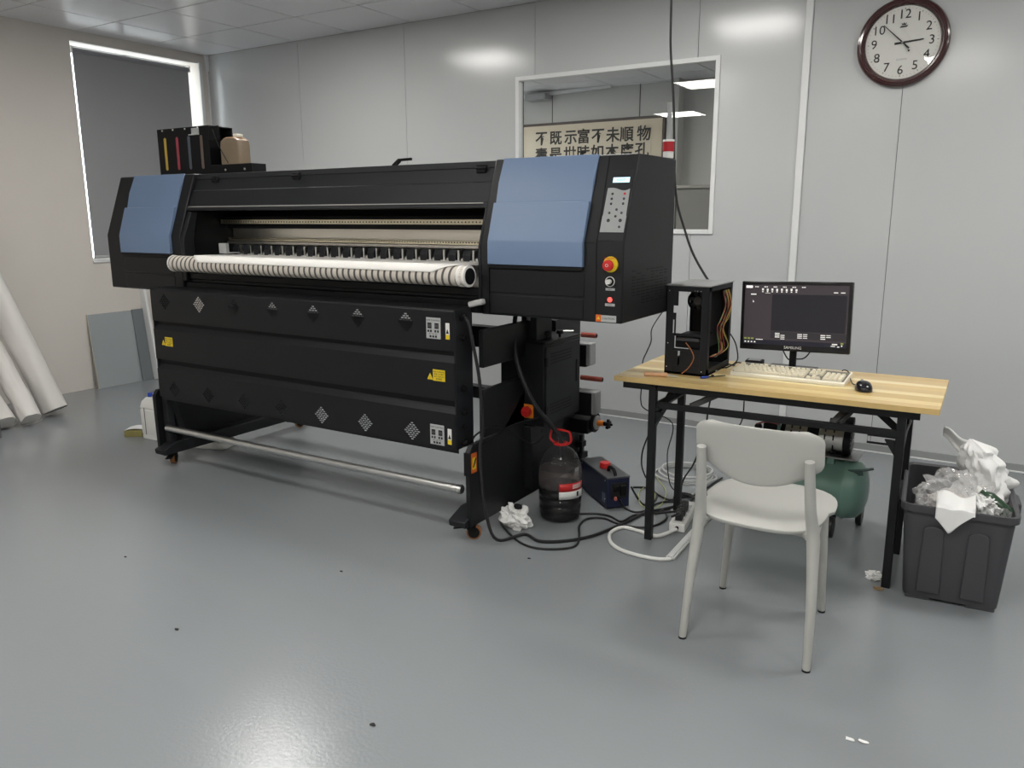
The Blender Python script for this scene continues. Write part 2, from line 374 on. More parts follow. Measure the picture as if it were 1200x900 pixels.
# seams, panels on the housing fronts
def face_panel(par, x0, x1, z0, z1, d=.004):
    MB().box(x0, x1, YF-d, YF+.002, z0, z1).build('lower_panel', M_black, par, bevel=.003)
face_panel(hr, 4.420, 4.846, 1.050, 1.145); face_panel(hr, 4.420, 4.843, .966, 1.042)
face_panel(hl, 1.955, 2.392, 1.052, 1.140); face_panel(hl, 1.955, 2.392, .966, 1.044)
# dark drip gap under the covers
MB().box(4.42, 4.84, YF-.012, YF, 1.150, 1.160).box(4.414, 4.418, YF-.006, YF, .965, 1.16).build('cover_gap', M_deep, hr, smooth=0)
MB().box(1.95, 2.385, YF-.012, YF, 1.147, 1.157).build('cover_gap', M_deep, hl, smooth=0)
# seams
sm = MB(); a, b = on_slope(4.885, ZT-.006, .0006), on_slope(4.893, ZK, .0006)
sm.bar(a, b, .003, .002, up=SN).bar((4.893, YF-.0006, ZK), (4.893, YF-.0006, ZB+.004), .003, .002, up=(0, -1, 0)); sm.bar((4.846, YF-.0006, ZK), (4.893, YF-.0006, ZK), .002, .002, up=(0, -1, 0))
sm.build('seam', M_deep, hr, smooth=0)
# inner cheek of the left housing
MB().prism([(YF-.001, 1.02), (YF-.001, ZK-.02), (-2.14, 1.38), (-2.10, 1.38), (-2.14, ZK-.02), (-2.12, 1.02)], 'x', XL1, XL1+.03).build('inner_cheek', M_black2, hl, bevel=.003)
MB().prism([(YF, 1.02), (YF, ZK-.02), (-2.14, 1.40), (-2.08, 1.40), (-2.10, 1.02)], 'x', XR0-.012, XR0).build('inner_cheek', M_black2, hr, bevel=.003)
# side slots
sl = MB()
random.seed(3)
for r in range(12):
    z = 1.146-.0115*r
    for k in range(8):
        y = -2.115+.046*k
        if (r < 3 and k in (1, 2, 3) and r != k % 3) or (r > 8 and k < 2) or random.random() < .16: continue
        sl.box(5.0015, 5.0028, y, y+.033, z, z+.004)
sl.build('vent_slots', M_deep, hr, smooth=0, kind='stuff')
# control area
cp = MB()
q = [on_slope(x, z, .0015) for x, z in ((4.897, 1.517), (4.994, 1.517), (4.996, 1.262), (4.897, 1.262))]
cp._add(q+[p-SN*.004 for p in q], [(0, 1, 2, 3), (0, 4, 5, 1), (1, 5, 6, 2), (2, 6, 7, 3), (3, 7, 4, 0)]).build('control_panel', M_black2, hr, smooth=0)
MB()._add([on_slope(x, z, .003) for x, z in ((4.917, 1.489), (4.984, 1.489), (4.984, 1.470), (4.917, 1.470))], [(0, 1, 2, 3)]).build('lcd_screen', mat('lit_lcd', (.55, .78, .85), .3, emit=.9, var=0), hr, smooth=0)
text('lcd_text', 'READY', .011, on_slope(4.949, 1.4795, .0034), (1, 0, 0), SD, mat('lcd_print', (.15, .3, .4), .5), hr, .0001)
pad = MB(); n = 10; top = [(4.902+.089*i/n, 1.450-.0055*math.sin(PI*1.0+2*PI*i/n*.9)-.006*math.sin(PI*i/n)) for i in range(n+1)]
out = top+[(4.993, 1.352), (4.995, 1.350), (4.995, 1.291), (4.899, 1.291), (4.899, 1.350), (4.901, 1.352)]
v = [on_slope(x, z, .0035) for x, z in out]; pad._add(v+[p-SN*.003 for p in v], [tuple(range(len(v)))]+[(i, (i+1) % len(v), len(v)+(i+1) % len(v), len(v)+i) for i in range(len(v))])
pad.build('keypad', M_grey, hr, smooth=0)
for k, (x, z) in enumerate([(4.925, 1.429), (4.974, 1.429), (4.925, 1.411), (4.974, 1.411), (4.926, 1.393), (4.974, 1.393), (4.952, 1.372), (4.925, 1.360), (4.974, 1.360), (4.952, 1.348), (4.926, 1.333), (4.974, 1.333), (4.974, 1.310)]):
    c = on_slope(x, z, .003); kw = .0062 if k in (10, 11) else .0045
    MB().cyl(c, c+SN*.002, kw, n=16).build('button', M_red if k == 1 else M_ink, hr)
    if k != 1: text('button_mark', '+-<>^v=o#*ox='[k], .006, c+SN*.0022, (1, 0, 0), SD, M_grey, hr, .0001)
def front_disc(x, z, r, d, m, name, n=32, par=hr, y=YF, r2=None): return MB().cyl((x, y, z), (x, y-d, z), r, r2, n=n).build(name, m, par, bevel=.001)
front_disc(4.953, 1.176, .0295, .006, M_yellow, 'stop_button_base')
text('stop_text', 'EMERGENCY', .0085, (4.953, YF-.0066, 1.198), (1, 0, 0), (0, 0, 1), M_red, hr, .0001)
MB().lathe([(0, .022), (.010, .022), (.019, .020), (.0205, .016), (.020, .006), (.012, .005), (.012, 0)], (4.949, YF-.006, 1.173), (0, -1, 0)).build('stop_button', M_red, hr)
text('stop_arrow', 'O', .016, (4.949, YF-.0286, 1.173), (1, 0, 0), (0, 0, 1), M_sign, hr, .0001)
MB().lathe([(.019, 0), (.019, .003), (.0165, .003), (.0165, 0)], (4.951, YF, 1.113), (0, -1, 0)).build('dial_ring', M_sign, hr)
front_disc(4.951, 1.113, .0155, .005, M_deep, 'dial_base')
MB().cyl((4.951, YF-.005, 1.113), (4.951, YF-.020, 1.113), .009).box(4.9485, 4.9535, YF-.024, YF-.020, 1.104, 1.122).build('dial_knob', M_sign, hr)
MB().box(4.934, 4.971, YF-.0015, YF, 1.080, 1.089).build('name_plate', M_lgrey, hr, smooth=0)
text('plate_text', 'LIGHT', .006, (4.952, YF-.0018, 1.0845), (1, 0, 0), (0, 0, 1), M_ink, hr, .0001)
MB().lathe([(0, .006), (.006, .006), (.0095, .003), (.0095, 0)], (4.952, YF, 1.046), (0, -1, 0)).build('indicator_lamp', mat('lit_red_lamp', (.9, .10, .08), .4, emit=1.2, var=0), hr)
MB().box(4.933, 4.972, YF-.0015, YF, 1.022, 1.032).build('name_plate', M_lgrey, hr, smooth=0)
text('plate_text', 'POWER', .006, (4.952, YF-.0018, 1.027), (1, 0, 0), (0, 0, 1), M_ink, hr, .0001)
MB().box(4.8955, 4.918, YF-.0016, YF, .962, .988).build('warning_square', mat('orange_label', (.65, .13, .02), .5), hr, smooth=0)
text('flame_mark', '▲', .016, (4.9068, YF-.002, .975), (1, 0, 0), (0, 0, 1), M_yellow, hr, .0001)
MB().box(4.918, 4.979, YF-.0015, YF, .962, .987).build('maker_plate', M_lgrey, hr, smooth=0)
text('plate_text', 'CAUTION', .011, (4.948, YF-.0018, .975), (1, 0, 0), (0, 0, 1), M_ink, hr, .0001)
# middle body
HT = (-2.058, ZT); HB = (-2.138, 1.383)
def hood_pt(z): t = (ZT-z)/(ZT-1.383); return HT[0]+(HB[0]-HT[0])*t
hood = MB()
pts = [(YR, ZT-.002), (HT[0], ZT-.002), (hood_pt(1.548), 1.548), (hood_pt(1.546)+.004, 1.546), (hood_pt(1.49)+.004, 1.49), (hood_pt(1.487)-.003, 1.487), (hood_pt(1.41)-.003, 1.408), (hood_pt(1.40)-.012, 1.400), (hood_pt(1.383)-.012, 1.386), (hood_pt(1.383)+.01, 1.383), (-2.03, 1.40), (-2.0, 1.50), (YR, 1.55)]
hood = MB().prism(pts, 'x', XL1, XR0).build('hood', M_black2, pr, bevel=.0015, bseg=1)
MB().bar((XL1+.02, hood_pt(1.404)-.016, 1.404), (XR0-.02, hood_pt(1.404)-.016, 1.404), .006, .004).build('hood_trim', M_alu, hood)
for x in (2.62, 3.22, 4.30):
    c = Vector((x, hood_pt(1.545), 1.545))
    MB().box(c.x-.022, c.x+.022, c.y-.012, c.y+.01, 1.527, 1.560).cyl((c.x-.024, c.y-.012, 1.545), (c.x+.024, c.y-.012, 1.545), .006, n=10).build('hinge', M_deep, hood, bevel=.002)
MB().bar((3.73, -1.96, ZT), (3.77, -1.96, ZT+.028), .012, .02).bar((3.77, -1.96, ZT+.028), (3.84, -1.96, ZT+.03), .012, .012).build('latch', M_deep, hood, bevel=.003)
MB().box(XL1, XR0, YR-.02, YR, ZB, 1.56).box(XL1, XR0, -2.05, YR, ZB, 1.07).build('rear_panel', M_deep, pr, smooth=0)
MB().box(XL1, XR0, -2.185, -2.05, ZB, .972).box(XL1, XR0, -2.185, -2.165, .972, 1.012).box(XL1, XR0, -2.170, -2.15, 1.012, 1.030).box(XL1, XR0, -2.185, -2.165, 1.030, 1.062).build('front_rail', M_black, pr, bevel=.004)
# platen, beams, scales
plat = MB().box(XL1+.01, XR0-.01, -2.13, -1.86, 1.125, 1.148).box(XL1+.01, XR0-.01, -2.13, -2.10, 1.05, 1.125).build('platen', M_alu, pr, bevel=.003)
bm_ = MB().box(XL1+.005, XR0-.005, -1.86, -1.78, 1.21, 1.345).build('gantry_beam', mat('beam_aluminium', (.85, .82, .74), .30, 1, .5, .06, 3, .08, 60, stretch=(1, 40, 40)), pr, bevel=.003)
M_brass = mat('pale_brass_rail', (.95, .86, .66), .28, 1, .5, .10, 60, .2, 200)
def strip(z0, z1, y, m, nm, par): return MB().box(XL1+.01, XR0-.01, y-.012, y, z0, z1).build(nm, m, par, bevel=.002)
up = strip(1.314, 1.338, -1.93, M_brass, 'upper_rail', pr)
dt = MB()
for k in range(95): dt.box(2.50+.0195*k, 2.505+.0195*k, -1.9435, -1.942, 1.322, 1.328)
dt.build('rail_holes', M_deep, up, smooth=0, kind='stuff')
MB().box(XL1+.01, XR0-.01, -1.93, -1.86, 1.338, 1.352).box(XL1+.01, XR0-.01, -1.90, -1.86, 1.290, 1.314).build('rail_bracket', M_deep, pr, smooth=0)
lo = strip(1.222, 1.240, -1.885, M_brass, 'lower_rail', pr)
dt = MB()
for k in range(115): dt.box(2.50+.0162*k, 2.506+.0162*k, -1.8985, -1.897, 1.231, 1.236)
dt.build('rail_holes', M_deep, lo, smooth=0, kind='stuff')
strip(1.206, 1.221, -1.895, mat('pale_aluminium', (.75, .73, .67), .35, 1), 'roller_bar', pr)
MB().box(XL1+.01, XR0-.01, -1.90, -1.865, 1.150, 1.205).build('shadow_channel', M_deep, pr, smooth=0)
blk = None; sprg = None
for k in range(22):
    x = 2.615+.0805*k
    if blk is None:
        blk = MB().prism([(-.06, .0), (-.064, .03), (-.05, .052), (-.01, .055), (-.01, .0)], 'x', -.022, .022).build('pinch_block', M_black2, pr, bevel=.003)
        blk.location = (x-3.4, -1.945+1.9+.035, 1.152)
        sprg = MB().box(.026, .036, -.055, -.02, .004, .05).cyl((.055, -.06, .008), (.055, -.02, .008), .008, n=10).box(.022, .052, -.07, -.05, .0, .006).build('pinch_roller', M_alu, blk)
        sprg.location = (0, 0, 0)
        ORG[blk.name] = Vector((0, 0, 0))
        ss = sprg
        ss.data.transform(Matrix.Translation(ORG['wide_format_printer'])) if False else None
        base = blk
    else:
        b2 = share(blk, 'pinch_block', (x-3.4, -1.945+1.9+.035, 1.152), pr); share(sprg, 'pinch_roller', (0, 0, 0), b2)
# (local meshes were written around the origin: undo the builder's offset)
blk.data.transform(Matrix.Translation(Vector((3.4, -1.9, 0)))); sprg.data.transform(Matrix.Translation(Vector((3.4, -1.9, 0))))
MB().box(2.60, 2.66, -2.07, -2.05, 1.16, 1.215).box(2.60, 2.66, -2.05, -1.98, 1.16, 1.166).build('media_clamp', M_lgrey, pr, bevel=.003)
MB().bar((4.345, -2.24, .998), (4.415, -2.24, 1.016), .03, .024).build('lever_handle', mat('lever_grey', (.45, .45, .44), .4), pr, bevel=.006)
MB().box(4.335, 4.375, -2.235, -2.19, .965, 1.0).build('lever_base', M_deep, pr, bevel=.004)
# signal lamp
sg = MB().cyl((4.985, -1.75, ZT), (4.985, -1.75, 1.602), .021).build('signal_lamp', M_sign, pr, bevel=.002)
MB().cyl((4.985, -1.75, 1.602), (4.985, -1.75, 1.640), .023).build('red_lens', mat('red_lens', (.50, .02, .03), .25, trans=.2), sg)
MB().cyl((4.985, -1.75, 1.640), (4.985, -1.75, 1.648), .023).build('lamp_cap', M_sign, sg)
MB().cyl((4.985, -1.75, 1.648), (4.985, -1.75, 1.79), .009).build('lamp_tube', M_grey, sg)

# ---- dryer: three panels, slotted
VT = [(2.496, .923), (2.77, .923), (3.035, .923), (3.302, .923), (3.566, .923), (3.832, .923), (4.098, .923)]
VB = [(2.512, .460), (2.785, .460), (3.057, .460), (3.322, .460), (3.584, .460), (3.85, .460), (4.115, .460)]
YD = -2.35; DX0, DX1 = 2.381, 4.342
def slotted(mb, x0, x1, z0, z1, Y, cents):
    ph, pw, sh, sw = .0088, .0175, .0052, .0130; nr = 4
    if not cents: return mb._add([(x0, Y, z0), (x1, Y, z0), (x1, Y, z1), (x0, Y, z1)], [(0, 1, 2, 3)])
    zc = cents[0][1]; za, zb = zc-(nr+.5)*ph, zc+(nr+.5)*ph
    R = lambda a, b, c, d: mb._add([(a, Y, c), (b, Y, c), (b, Y, d), (a, Y, d)], [(0, 1, 2, 3)])
    R(x0, x1, z0, za); R(x0, x1, zb, z1); cur = x0
    hw = (nr/2+.5)*pw+.004
    for cx, _ in cents:
        R(cur, cx-hw, za, zb); cur = cx+hw
        for r in range(-nr, nr+1):
            zz = zc+r*ph; cnt = nr+1-abs(r); cnt = max(1, cnt)
            R(cx-hw, cx+hw, zz-ph/2, zz-sh/2); R(cx-hw, cx+hw, zz+sh/2, zz+ph/2)
            xx = cx-hw; st = cx-(cnt-1)/2*pw
            for k in range(cnt): R(xx, st+k*pw-sw/2, zz-sh/2, zz+sh/2); xx = st+k*pw+sw/2
            R(xx, cx+hw, zz-sh/2, zz+sh/2)
    R(cur, x1, za, zb); return mb
def tier(z0, z1, cents, top):
    mb = MB(); slotted(mb, DX0, DX1, z0, z1, YD, cents)
    G = lambda p: mb.grid(lambda u, v: (DX0+(DX1-DX0)*u, p[int(round(v*(len(p)-1)))][0], p[int(round(v*(len(p)-1)))][1]), 1, len(p)-1)
    G([(YD, z0), (YD+.022, z0-.002), (YD+.022, z0-.02)])
    if top: G([(YD, z1), (YD+.006, z1+.008), (YD+.04, z1+.014)])
    else: G([(YD, z1), (YD+.016, z1+.018), (YD+.022, z1+.03)])
    return mb.build('dryer_panel', M_black, pr, smooth=0)
p1 = tier(.819, .978, VT, True); p2 = tier(.615, .772, None, False); p3 = tier(.408, .560, VB, False)
MB().box(DX0, DX1, YD+.04, YD+.13, .983, .990).build('dryer_top', M_black, pr, bevel=.002)
MB().box(DX1-.004, DX1+.004, YD+.004, YD+.125, .408, .989).build('dryer_end', M_black2, pr, bevel=.002)
MB().box(DX0-.004, DX0+.004, YD+.004, YD+.125, .408, .989).build('dryer_end', M_black2, pr, bevel=.002)
MB().box(DX0, DX1, YD+.02, YD+.03, .575, .61).box(DX0, DX1, YD+.02, YD+.03, .78, .815).build('groove_back', M_deep, pr, smooth=0)
for i, (x, z, s) in enumerate([(4.36, .955, 1), (4.36, .87, .8), (4.36, .66, .8), (4.36, .56, .8), (4.36, .43, 1), (4.36, .50, .6)]):
    MB().cyl((DX1+.003, YD+.05, z), (DX1+.028*s, YD+.05, z), .013*s, n=6).cyl((DX1, YD+.05, z), (DX1+.012, YD+.05, z), .018*s, n=16).build('end_bolt', M_deep, pr)
# temperature displays
def display(x, z, par):
    t = MB().box(x-.036, x+.036, YD-.004, YD, z-.043, z+.043).build('temperature_display', M_lgrey, par, bevel=.001)
    text('display_text', 'TEMP CONTROL', .0095, (x, YD-.0043, z+.032), (1, 0, 0), (0, 0, 1), M_ink, t, .0001)
    for sx in (-.018, .018):
        MB().box(x+sx-.0095, x+sx+.0095, YD-.006, YD-.004, z-.001, z+.022).build('digit_window', M_ink, t, smooth=0)
        text('digits', '88', .017, (x+sx, YD-.0063, z+.010), (1, 0, 0), (0, 0, 1), mat('dim_digits', (.12, .12, .12), .5), t, .0001)
        MB().box(x+sx-.010, x+sx-.003, YD-.006, YD-.004, z-.016, z-.007).box(x+sx+.003, x+sx+.010, YD-.006, YD-.004, z-.016, z-.007).build('key', M_ink, t, smooth=0)
    for sx in (-.014, 0, .014): MB().box(x+sx-.004, x+sx+.004, YD-.006, YD-.004, z-.037, z-.029).build('key', M_ink, t, smooth=0)
    text('display_text', 'SET  OK  ESC', .0075, (x, YD-.0043, z-.023), (1, 0, 0), (0, 0, 1), M_ink, t, .0001)
display(4.243, .908, p1); display(4.250, .462, p3)
for z, par in ((.90, p1), (.462, p3)):
    t = MB().box(4.303, 4.322, YD-.0015, YD, z-.033, z+.033).build('warning_strip', M_sign, par, smooth=0, label='white and yellow warning strip')
    MB().box(4.303, 4.322, YD-.002, YD-.0015, z-.033, z-.014).build('yellow_band', M_yellow, t, smooth=0)
    MB()._add([(4.305, YD-.002, z-.010), (4.320, YD-.002, z-.010), (4.3125, YD-.002, z+.010)], [(0, 1, 2)]).build('hazard_mark', M_ink, t, smooth=0)
for x in (2.500, 4.262):
    zc = .715 if x < 3 else .716
    t = MB().box(x-.028, x+.033, YD-.0015, YD, zc-.025, zc+.022).build('warning_label', M_yellow, p2, smooth=0, label='yellow warning label')
    MB()._add([(x-.058, YD-.0012, zc-.022), (x-.028, YD-.0012, zc-.022), (x-.043, YD-.0012, zc+.006)], [(0, 1, 2)]).build('hazard_triangle', M_yellow, t, smooth=0)
    text('triangle_mark', '!', .018, (x-.043, YD-.0018, zc-.014), (1, 0, 0), (0, 0, 1), M_ink, t, .0001)
    for k in range(4): text('label_text', ('警告 WARNING', '高温 小心烫伤', 'HOT SURFACE', '请勿触摸')[k], .008, (x+.003, YD-.0019, zc+.013-.010*k), (1, 0, 0), (0, 0, 1), M_ink, t, .0001)
# ---- legs
def side_frame(x, inner):
    poly = [(-2.33, .075), (-2.335, .40), (-2.31, .43), (-2.10, .43), (-2.0, .50), (-1.86, .62), (-1.86, .96), (-1.70, .96), (-1.70, .60), (-1.32, .45), (-1.29, .40), (-1.29, .075)]
    f = MB().prism(poly, 'x', x-.012, x+.012).build('side_frame', M_black, pr, bevel=.003)
    MB().box(x-.012, x+.012, -2.225, -1.70, .738, .895 if inner < 0 else .80).box(x-.012, x+.012, -2.225, -1.86, .44, .645).build('support_arm', M_black, pr, bevel=.002)
    xi = x+inner*.055
    MB().prism([(-2.355, .074), (-2.36, .102), (-2.27, .138), (-1.32, .138), (-1.29, .102), (-1.29, .074)], 'x', min(x, xi+inner*.03), max(x, xi+inner*.03)).build('foot', M_black2, pr, bevel=.004)
    return f
fl = side_frame(2.298, 1); frr = side_frame(4.388, -1)
MB().box(4.36, 4.44, -1.86, -1.72, .80, .96).build('post', M_black2, pr, bevel=.003)
MB().box(4.388, 4.408, -1.8615, -1.86, .895, .915).build('post_label', M_grey, pr, smooth=0)
MB().box(2.31, 4.38, -1.80, -1.74, .74, .84).box(2.31, 4.38, -1.62, -1.56, .44, .50).build('cross_beam', M_black, pr, smooth=0)
MB().box(2.32, 2.36, -2.30, -2.26, .12, .43).bar((2.345, -2.20, .13), (2.345, -2.28, .43), .03, .03).build('inner_brace', M_black2, pr, bevel=.002)
MB().bar((4.345, -2.08, .43), (4.345, -1.95, .12), .03, .02).build('inner_brace', M_black2, pr, bevel=.002)
MB()._add([(4.372, -2.337, .40), (4.400, -2.337, .40), (4.400, -2.337, .30), (4.372, -2.337, .30)], [(0, 1, 2, 3)]).build('hazard_label', M_deep, frr, smooth=0)
lb = MB().box(4.4005, 4.4015, -2.325, -2.285, .31, .395).build('hazard_label', mat('orange_label', (.65, .13, .02), .5), frr, smooth=0)
MB().box(4.4015, 4.402, -2.318, -2.292, .325, .375).build('hazard_mark', M_yellow, lb, smooth=0)
MB().bar((4.403, -2.315, .335), (4.403, -2.295, .372), .002, .006, up=(1, 0, 0)).build('bolt_mark', M_ink, lb, smooth=0)
def caster(x, y, a):
    c, s = math.cos(a), math.sin(a); d = Vector((c, s, 0)); n = Vector((-s, c, 0)); o = Vector((x, y, 0)); wc = o+d*.022+Vector((0, 0, .032))
    mb = MB()
    for k in (-1, 1):
        q = [o+n*k*.018+Vector((0, 0, .072))-d*.022, o+n*k*.018+Vector((0, 0, .072))+d*.03, wc+n*k*.018+d*.014, wc+n*k*.018-d*.012-Vector((0, 0, .004))]
        mb._add(q+[p+n*k*.003 for p in q], [(0, 1, 2, 3), (4, 5, 6, 7), (0, 1, 5, 4), (1, 2, 6, 5), (2, 3, 7, 6), (3, 0, 4, 7)])
    mb.bar(o-d*.028+Vector((0, 0, .070)), o+d*.034+Vector((0, 0, .070)), .052, .010); mb.cyl(o+Vector((0, 0, .055)), o+Vector((0, 0, .068)), .022, n=16)
    b = mb.build('caster', M_deep, pr)
    MB().cyl(wc-n*.013, wc+n*.013, .032, n=28).build('wheel', mat('orange_tread', (.24, .10, .035), .5), b, bevel=.002)
    MB().cyl(wc-n*.0145, wc+n*.0145, .025, n=24).build('wheel_hub', M_deep, b)
    MB().bar(o-d*.02+Vector((0, 0, .055)), o-d*.065+Vector((0, 0, .05)), .034, .006).build('brake_pedal', M_deep, b, bevel=.002)
caster(2.335, -2.28, 2.2); caster(4.352, -2.28, .5); caster(2.335, -1.36, 1.2); caster(4.352, -1.36, 1.9)
# take-up bar
tb = MB().cyl((2.345, -2.30, .215), (4.335, -2.30, .222), .0175, n=24).build('take_up_bar', M_alu, pr)
MB().cyl((4.25, -2.30, .222), (4.285, -2.30, .222), .019).cyl((4.30, -2.30, .222), (4.312, -2.30, .222), .0205).cyl((4.318, -2.30, .222), (4.33, -2.30, .222), .0205).cyl((3.0, -2.3, .2175), (3.02, -2.3, .2175), .0185).build('bar_collar', M_alu, tb)
# electrical cabinet
cb = MB().box(4.275, 4.50, -1.90, -1.552, .426, .795).prism([(-1.90, .795), (-1.885, .806), (-1.552, .806), (-1.552, .795)], 'x', 4.275, 4.50).build('electrical_cabinet', M_black, pr, bevel=.003)
MB().box(4.50, 4.506, -1.885, -1.567, .44, .785).build('cabinet_door', M_black2, cb, bevel=.002)
MB().box(4.506, 4.510, -1.605, -1.590, .585, .69).build('door_handle', M_deep, cb, bevel=.001)
MB().box(4.504, 4.512, -1.895, -1.882, .70, .74).box(4.504, 4.512, -1.895, -1.882, .48, .52).build('door_hinge', M_deep, cb)
lv = MB()
for k in range(4):
    for j in range(12): lv.box(4.5055, 4.5065, -1.85+.017*j, -1.838+.017*j, .705+.014*k, .711+.014*k).box(4.5055, 4.5065, -1.85+.017*j, -1.838+.017*j, .475+.014*k, .481+.014*k)
lv.build('door_louvres', M_deep, cb, smooth=0, kind='stuff')
MB().box(4.388, 4.448, -1.904, -1.90, .458, .522).build('switch_plate', M_orange, cb, bevel=.001)
MB().cyl((4.418, -1.904, .490), (4.418, -1.925, .490), .024).box(4.388, 4.440, -1.93, -1.915, .482, .498).build('rotary_switch', M_red, cb, bevel=.002)
for x, y in ((4.44, -1.77), (4.47, -1.70)):
    MB().cyl((x, y, .806), (x, y, .826), .006).cyl((x, y, .822), (x, y, .838), .016, n=14).build('adjusting_knob', M_deep, cb, bevel=.002)
MB().cyl((4.45, -1.70, .83), (4.52, -1.66, .832), .004).build('adjusting_rod', M_alu, cb)
MB().box(4.275, 4.44, -1.90, -1.60, .12, .42).box(4.275, 4.39, -1.60, -1.34, .10, .42).build('lower_box', M_black, pr, bevel=.004)
MB().box(4.33, 4.372, -1.56, -1.30, .42, .86).build('rear_upright', M_black, pr, bevel=.003)
# motors, shafts and hub on the rear right
for (ya, yb, xa) in ((400, 430, 683), (455, 487, 683)):
    a, b = py(xa, ya, -1.45), py(697 if ya < 430 else 703, yb, -1.45)
    mo = MB().box(4.40, b.x, -1.50, -1.50+.062, b.z+.012, a.z).build('motor', M_grey, pr, bevel=.006)
    MB().box(4.38, b.x-.022, -1.503, -1.445, b.z+.004, a.z-.008).build('motor_base', M_deep, mo, bevel=.004)
for (x1_, y_) in ((699, 393.5), (706, 445)):
    e = py(x1_, y_, -1.42); MB().cyl((4.44, -1.42, e.z), (e.x, -1.42, e.z), .0125, n=20).build('feed_shaft', mat('copper_red_tube', (.33, .07, .05), .35), pr, bevel=.001)
    MB().cyl((e.x-.001, -1.42, e.z), (e.x+.002, -1.42, e.z), .009, n=20).build('shaft_bore', M_deep, pr)
c = py(698, 495, -1.40)
MB().cyl((c.x-.012, -1.40, c.z), (c.x+.004, -1.40, c.z), .050, n=32).build('hub_flange', M_deep, pr, bevel=.003)
MB().cyl((c.x+.004, -1.40, c.z), (c.x+.012, -1.40, c.z), .036, n=32).build('hub_ring', M_lgrey, pr, bevel=.002)
MB().cyl((c.x+.012, -1.40, c.z), (c.x+.045, -1.40, c.z), .014, n=20).build('hub_sleeve', M_orange, pr, bevel=.002)
kn = MB().cyl((c.x+.045, -1.40, c.z), (c.x+.078, -1.40, c.z), .011, n=12)
for k in range(5): a = 2*PI*k/5+.3; kn.cyl((c.x+.062, -1.40+.018*math.cos(a), c.z+.018*math.sin(a)), (c.x+.076, -1.40+.018*math.cos(a), c.z+.018*math.sin(a)), .008, n=10)
kn.cyl((c.x+.078, -1.40, c.z), (c.x+.092, -1.40, c.z), .006, n=10); kn.build('star_knob', M_deep, pr, bevel=.002)
MB().box(4.372, c.x-.014, -1.46, -1.36, c.z-.05, c.z+.02).build('hub_bracket', M_deep, pr, bevel=.004)
MB().box(4.38, 4.44, -1.40, -1.33, .13, .16).cyl((4.415, -1.36, .02), (4.415, -1.36, .25), .010, n=12).box(4.39, 4.435, -1.39, -1.34, .19, .22).build('levelling_clamp', M_deep, pr, bevel=.002)
# printer cables
cb1 = [(4.352, -2.30, .955), (4.385, -2.31, .94), (4.405, -2.31, .86), (4.43, -2.30, .70), (4.435, -2.29, .50), (4.43, -2.30, .43), (4.44, -2.31, .30), (4.46, -2.31, .15), (4.50, -2.29, .03), pz(614, 626, .008), pz(632, 634, .008), pz(660, 634, .008), pz(690, 629, .008), pz(715, 620, .008), pz(740, 609, .008), pz(756, 601, .008), pz(775, 597, .008), pz(789, 594, .03)]
MB().tube(cb1, .007, smooth=6).build('power_cable', M_rubber, pr)
MB().tube([(4.36, -2.28, .41), (4.40, -2.28, .47), (4.44, -2.20, .49), (4.47, -2.12, .45), (4.49, -2.05, .40), (4.50, -1.99, .37), (4.51, -1.93, .385), (4.50, -1.91, .42)], .004, smooth=6).tube([(4.36, -2.30, .40), (4.40, -2.25, .42), (4.45, -2.1, .47), (4.50, -1.95, .48)], .004, smooth=4).build('sensor_cable', M_deep, pr)
# thick waste tube into the water bottle
BC = Vector((4.566, -1.86, 0))
MB().tube([(4.38, -1.93, .96), (4.385, -1.96, .86), (4.42, -1.99, .72), (4.49, -1.98, .56), (4.54, -1.90, .44), (4.566, -1.862, .37), (4.575, -1.86, .28)], .010, n=10, smooth=6).build('drain_tube', M_rubber, pr)

# ---- roll of striped media on the front of the printer
def stripe_mat():
    mt = bpy.data.materials.new('spiral_striped_fabric'); mt.use_nodes = True; nt = mt.node_tree; b = nt.nodes['Principled BSDF']; b.inputs['Roughness'].default_value = .7
    tc = nt.nodes.new('ShaderNodeTexCoord'); sp = nt.nodes.new('ShaderNodeSeparateXYZ'); nt.links.new(tc.outputs['Object'], sp.inputs[0])
    at = nt.nodes.new('ShaderNodeMath'); at.operation = 'ARCTAN2'; nt.links.new(sp.outputs[2], at.inputs[0]); nt.links.new(sp.outputs[1], at.inputs[1])
    m1 = nt.nodes.new('ShaderNodeMath'); m1.operation = 'MULTIPLY_ADD'; m1.inputs[1].default_value = 1/(2*PI); nt.links.new(at.outputs[0], m1.inputs[0])
    m2 = nt.nodes.new('ShaderNodeMath'); m2.operation = 'MULTIPLY'; m2.inputs[1].default_value = 1/.034; nt.links.new(sp.outputs[0], m2.inputs[0]); nt.links.new(m2.outputs[0], m1.inputs[2])
    fr = nt.nodes.new('ShaderNodeMath'); fr.operation = 'FRACT'; nt.links.new(m1.outputs[0], fr.inputs[0])
    rp = nt.nodes.new('ShaderNodeValToRGB'); e = rp.color_ramp.elements; e[0].position = 0; e[0].color = (.62, .57, .50, 1); e[1].position = .58; e[1].color = (.66, .62, .55, 1)
    a = e.new(.66); a.color = (.10, .09, .085, 1); c = e.new(.93); c.color = (.08, .075, .07, 1); d = e.new(.99); d.color = (.62, .57, .50, 1)
    nt.links.new(fr.outputs[0], rp.inputs[0]); nt.links.new(rp.outputs[0], b.inputs['Base Color']); return mt
RC = Vector((3.43, -2.262, 1.115))
rl = thing('media_roll', 'roll wrapped in spiral striped fabric with white sheet on the front of the printer', 'roll', RC)
ro = bpy.data.objects.new('tmp', None)
core = MB().cyl((2.487, RC.y, RC.z), (4.355, RC.y, RC.z), .041, n=40).build('striped_wrap', stripe_mat(), rl, bevel=.006, bseg=3)
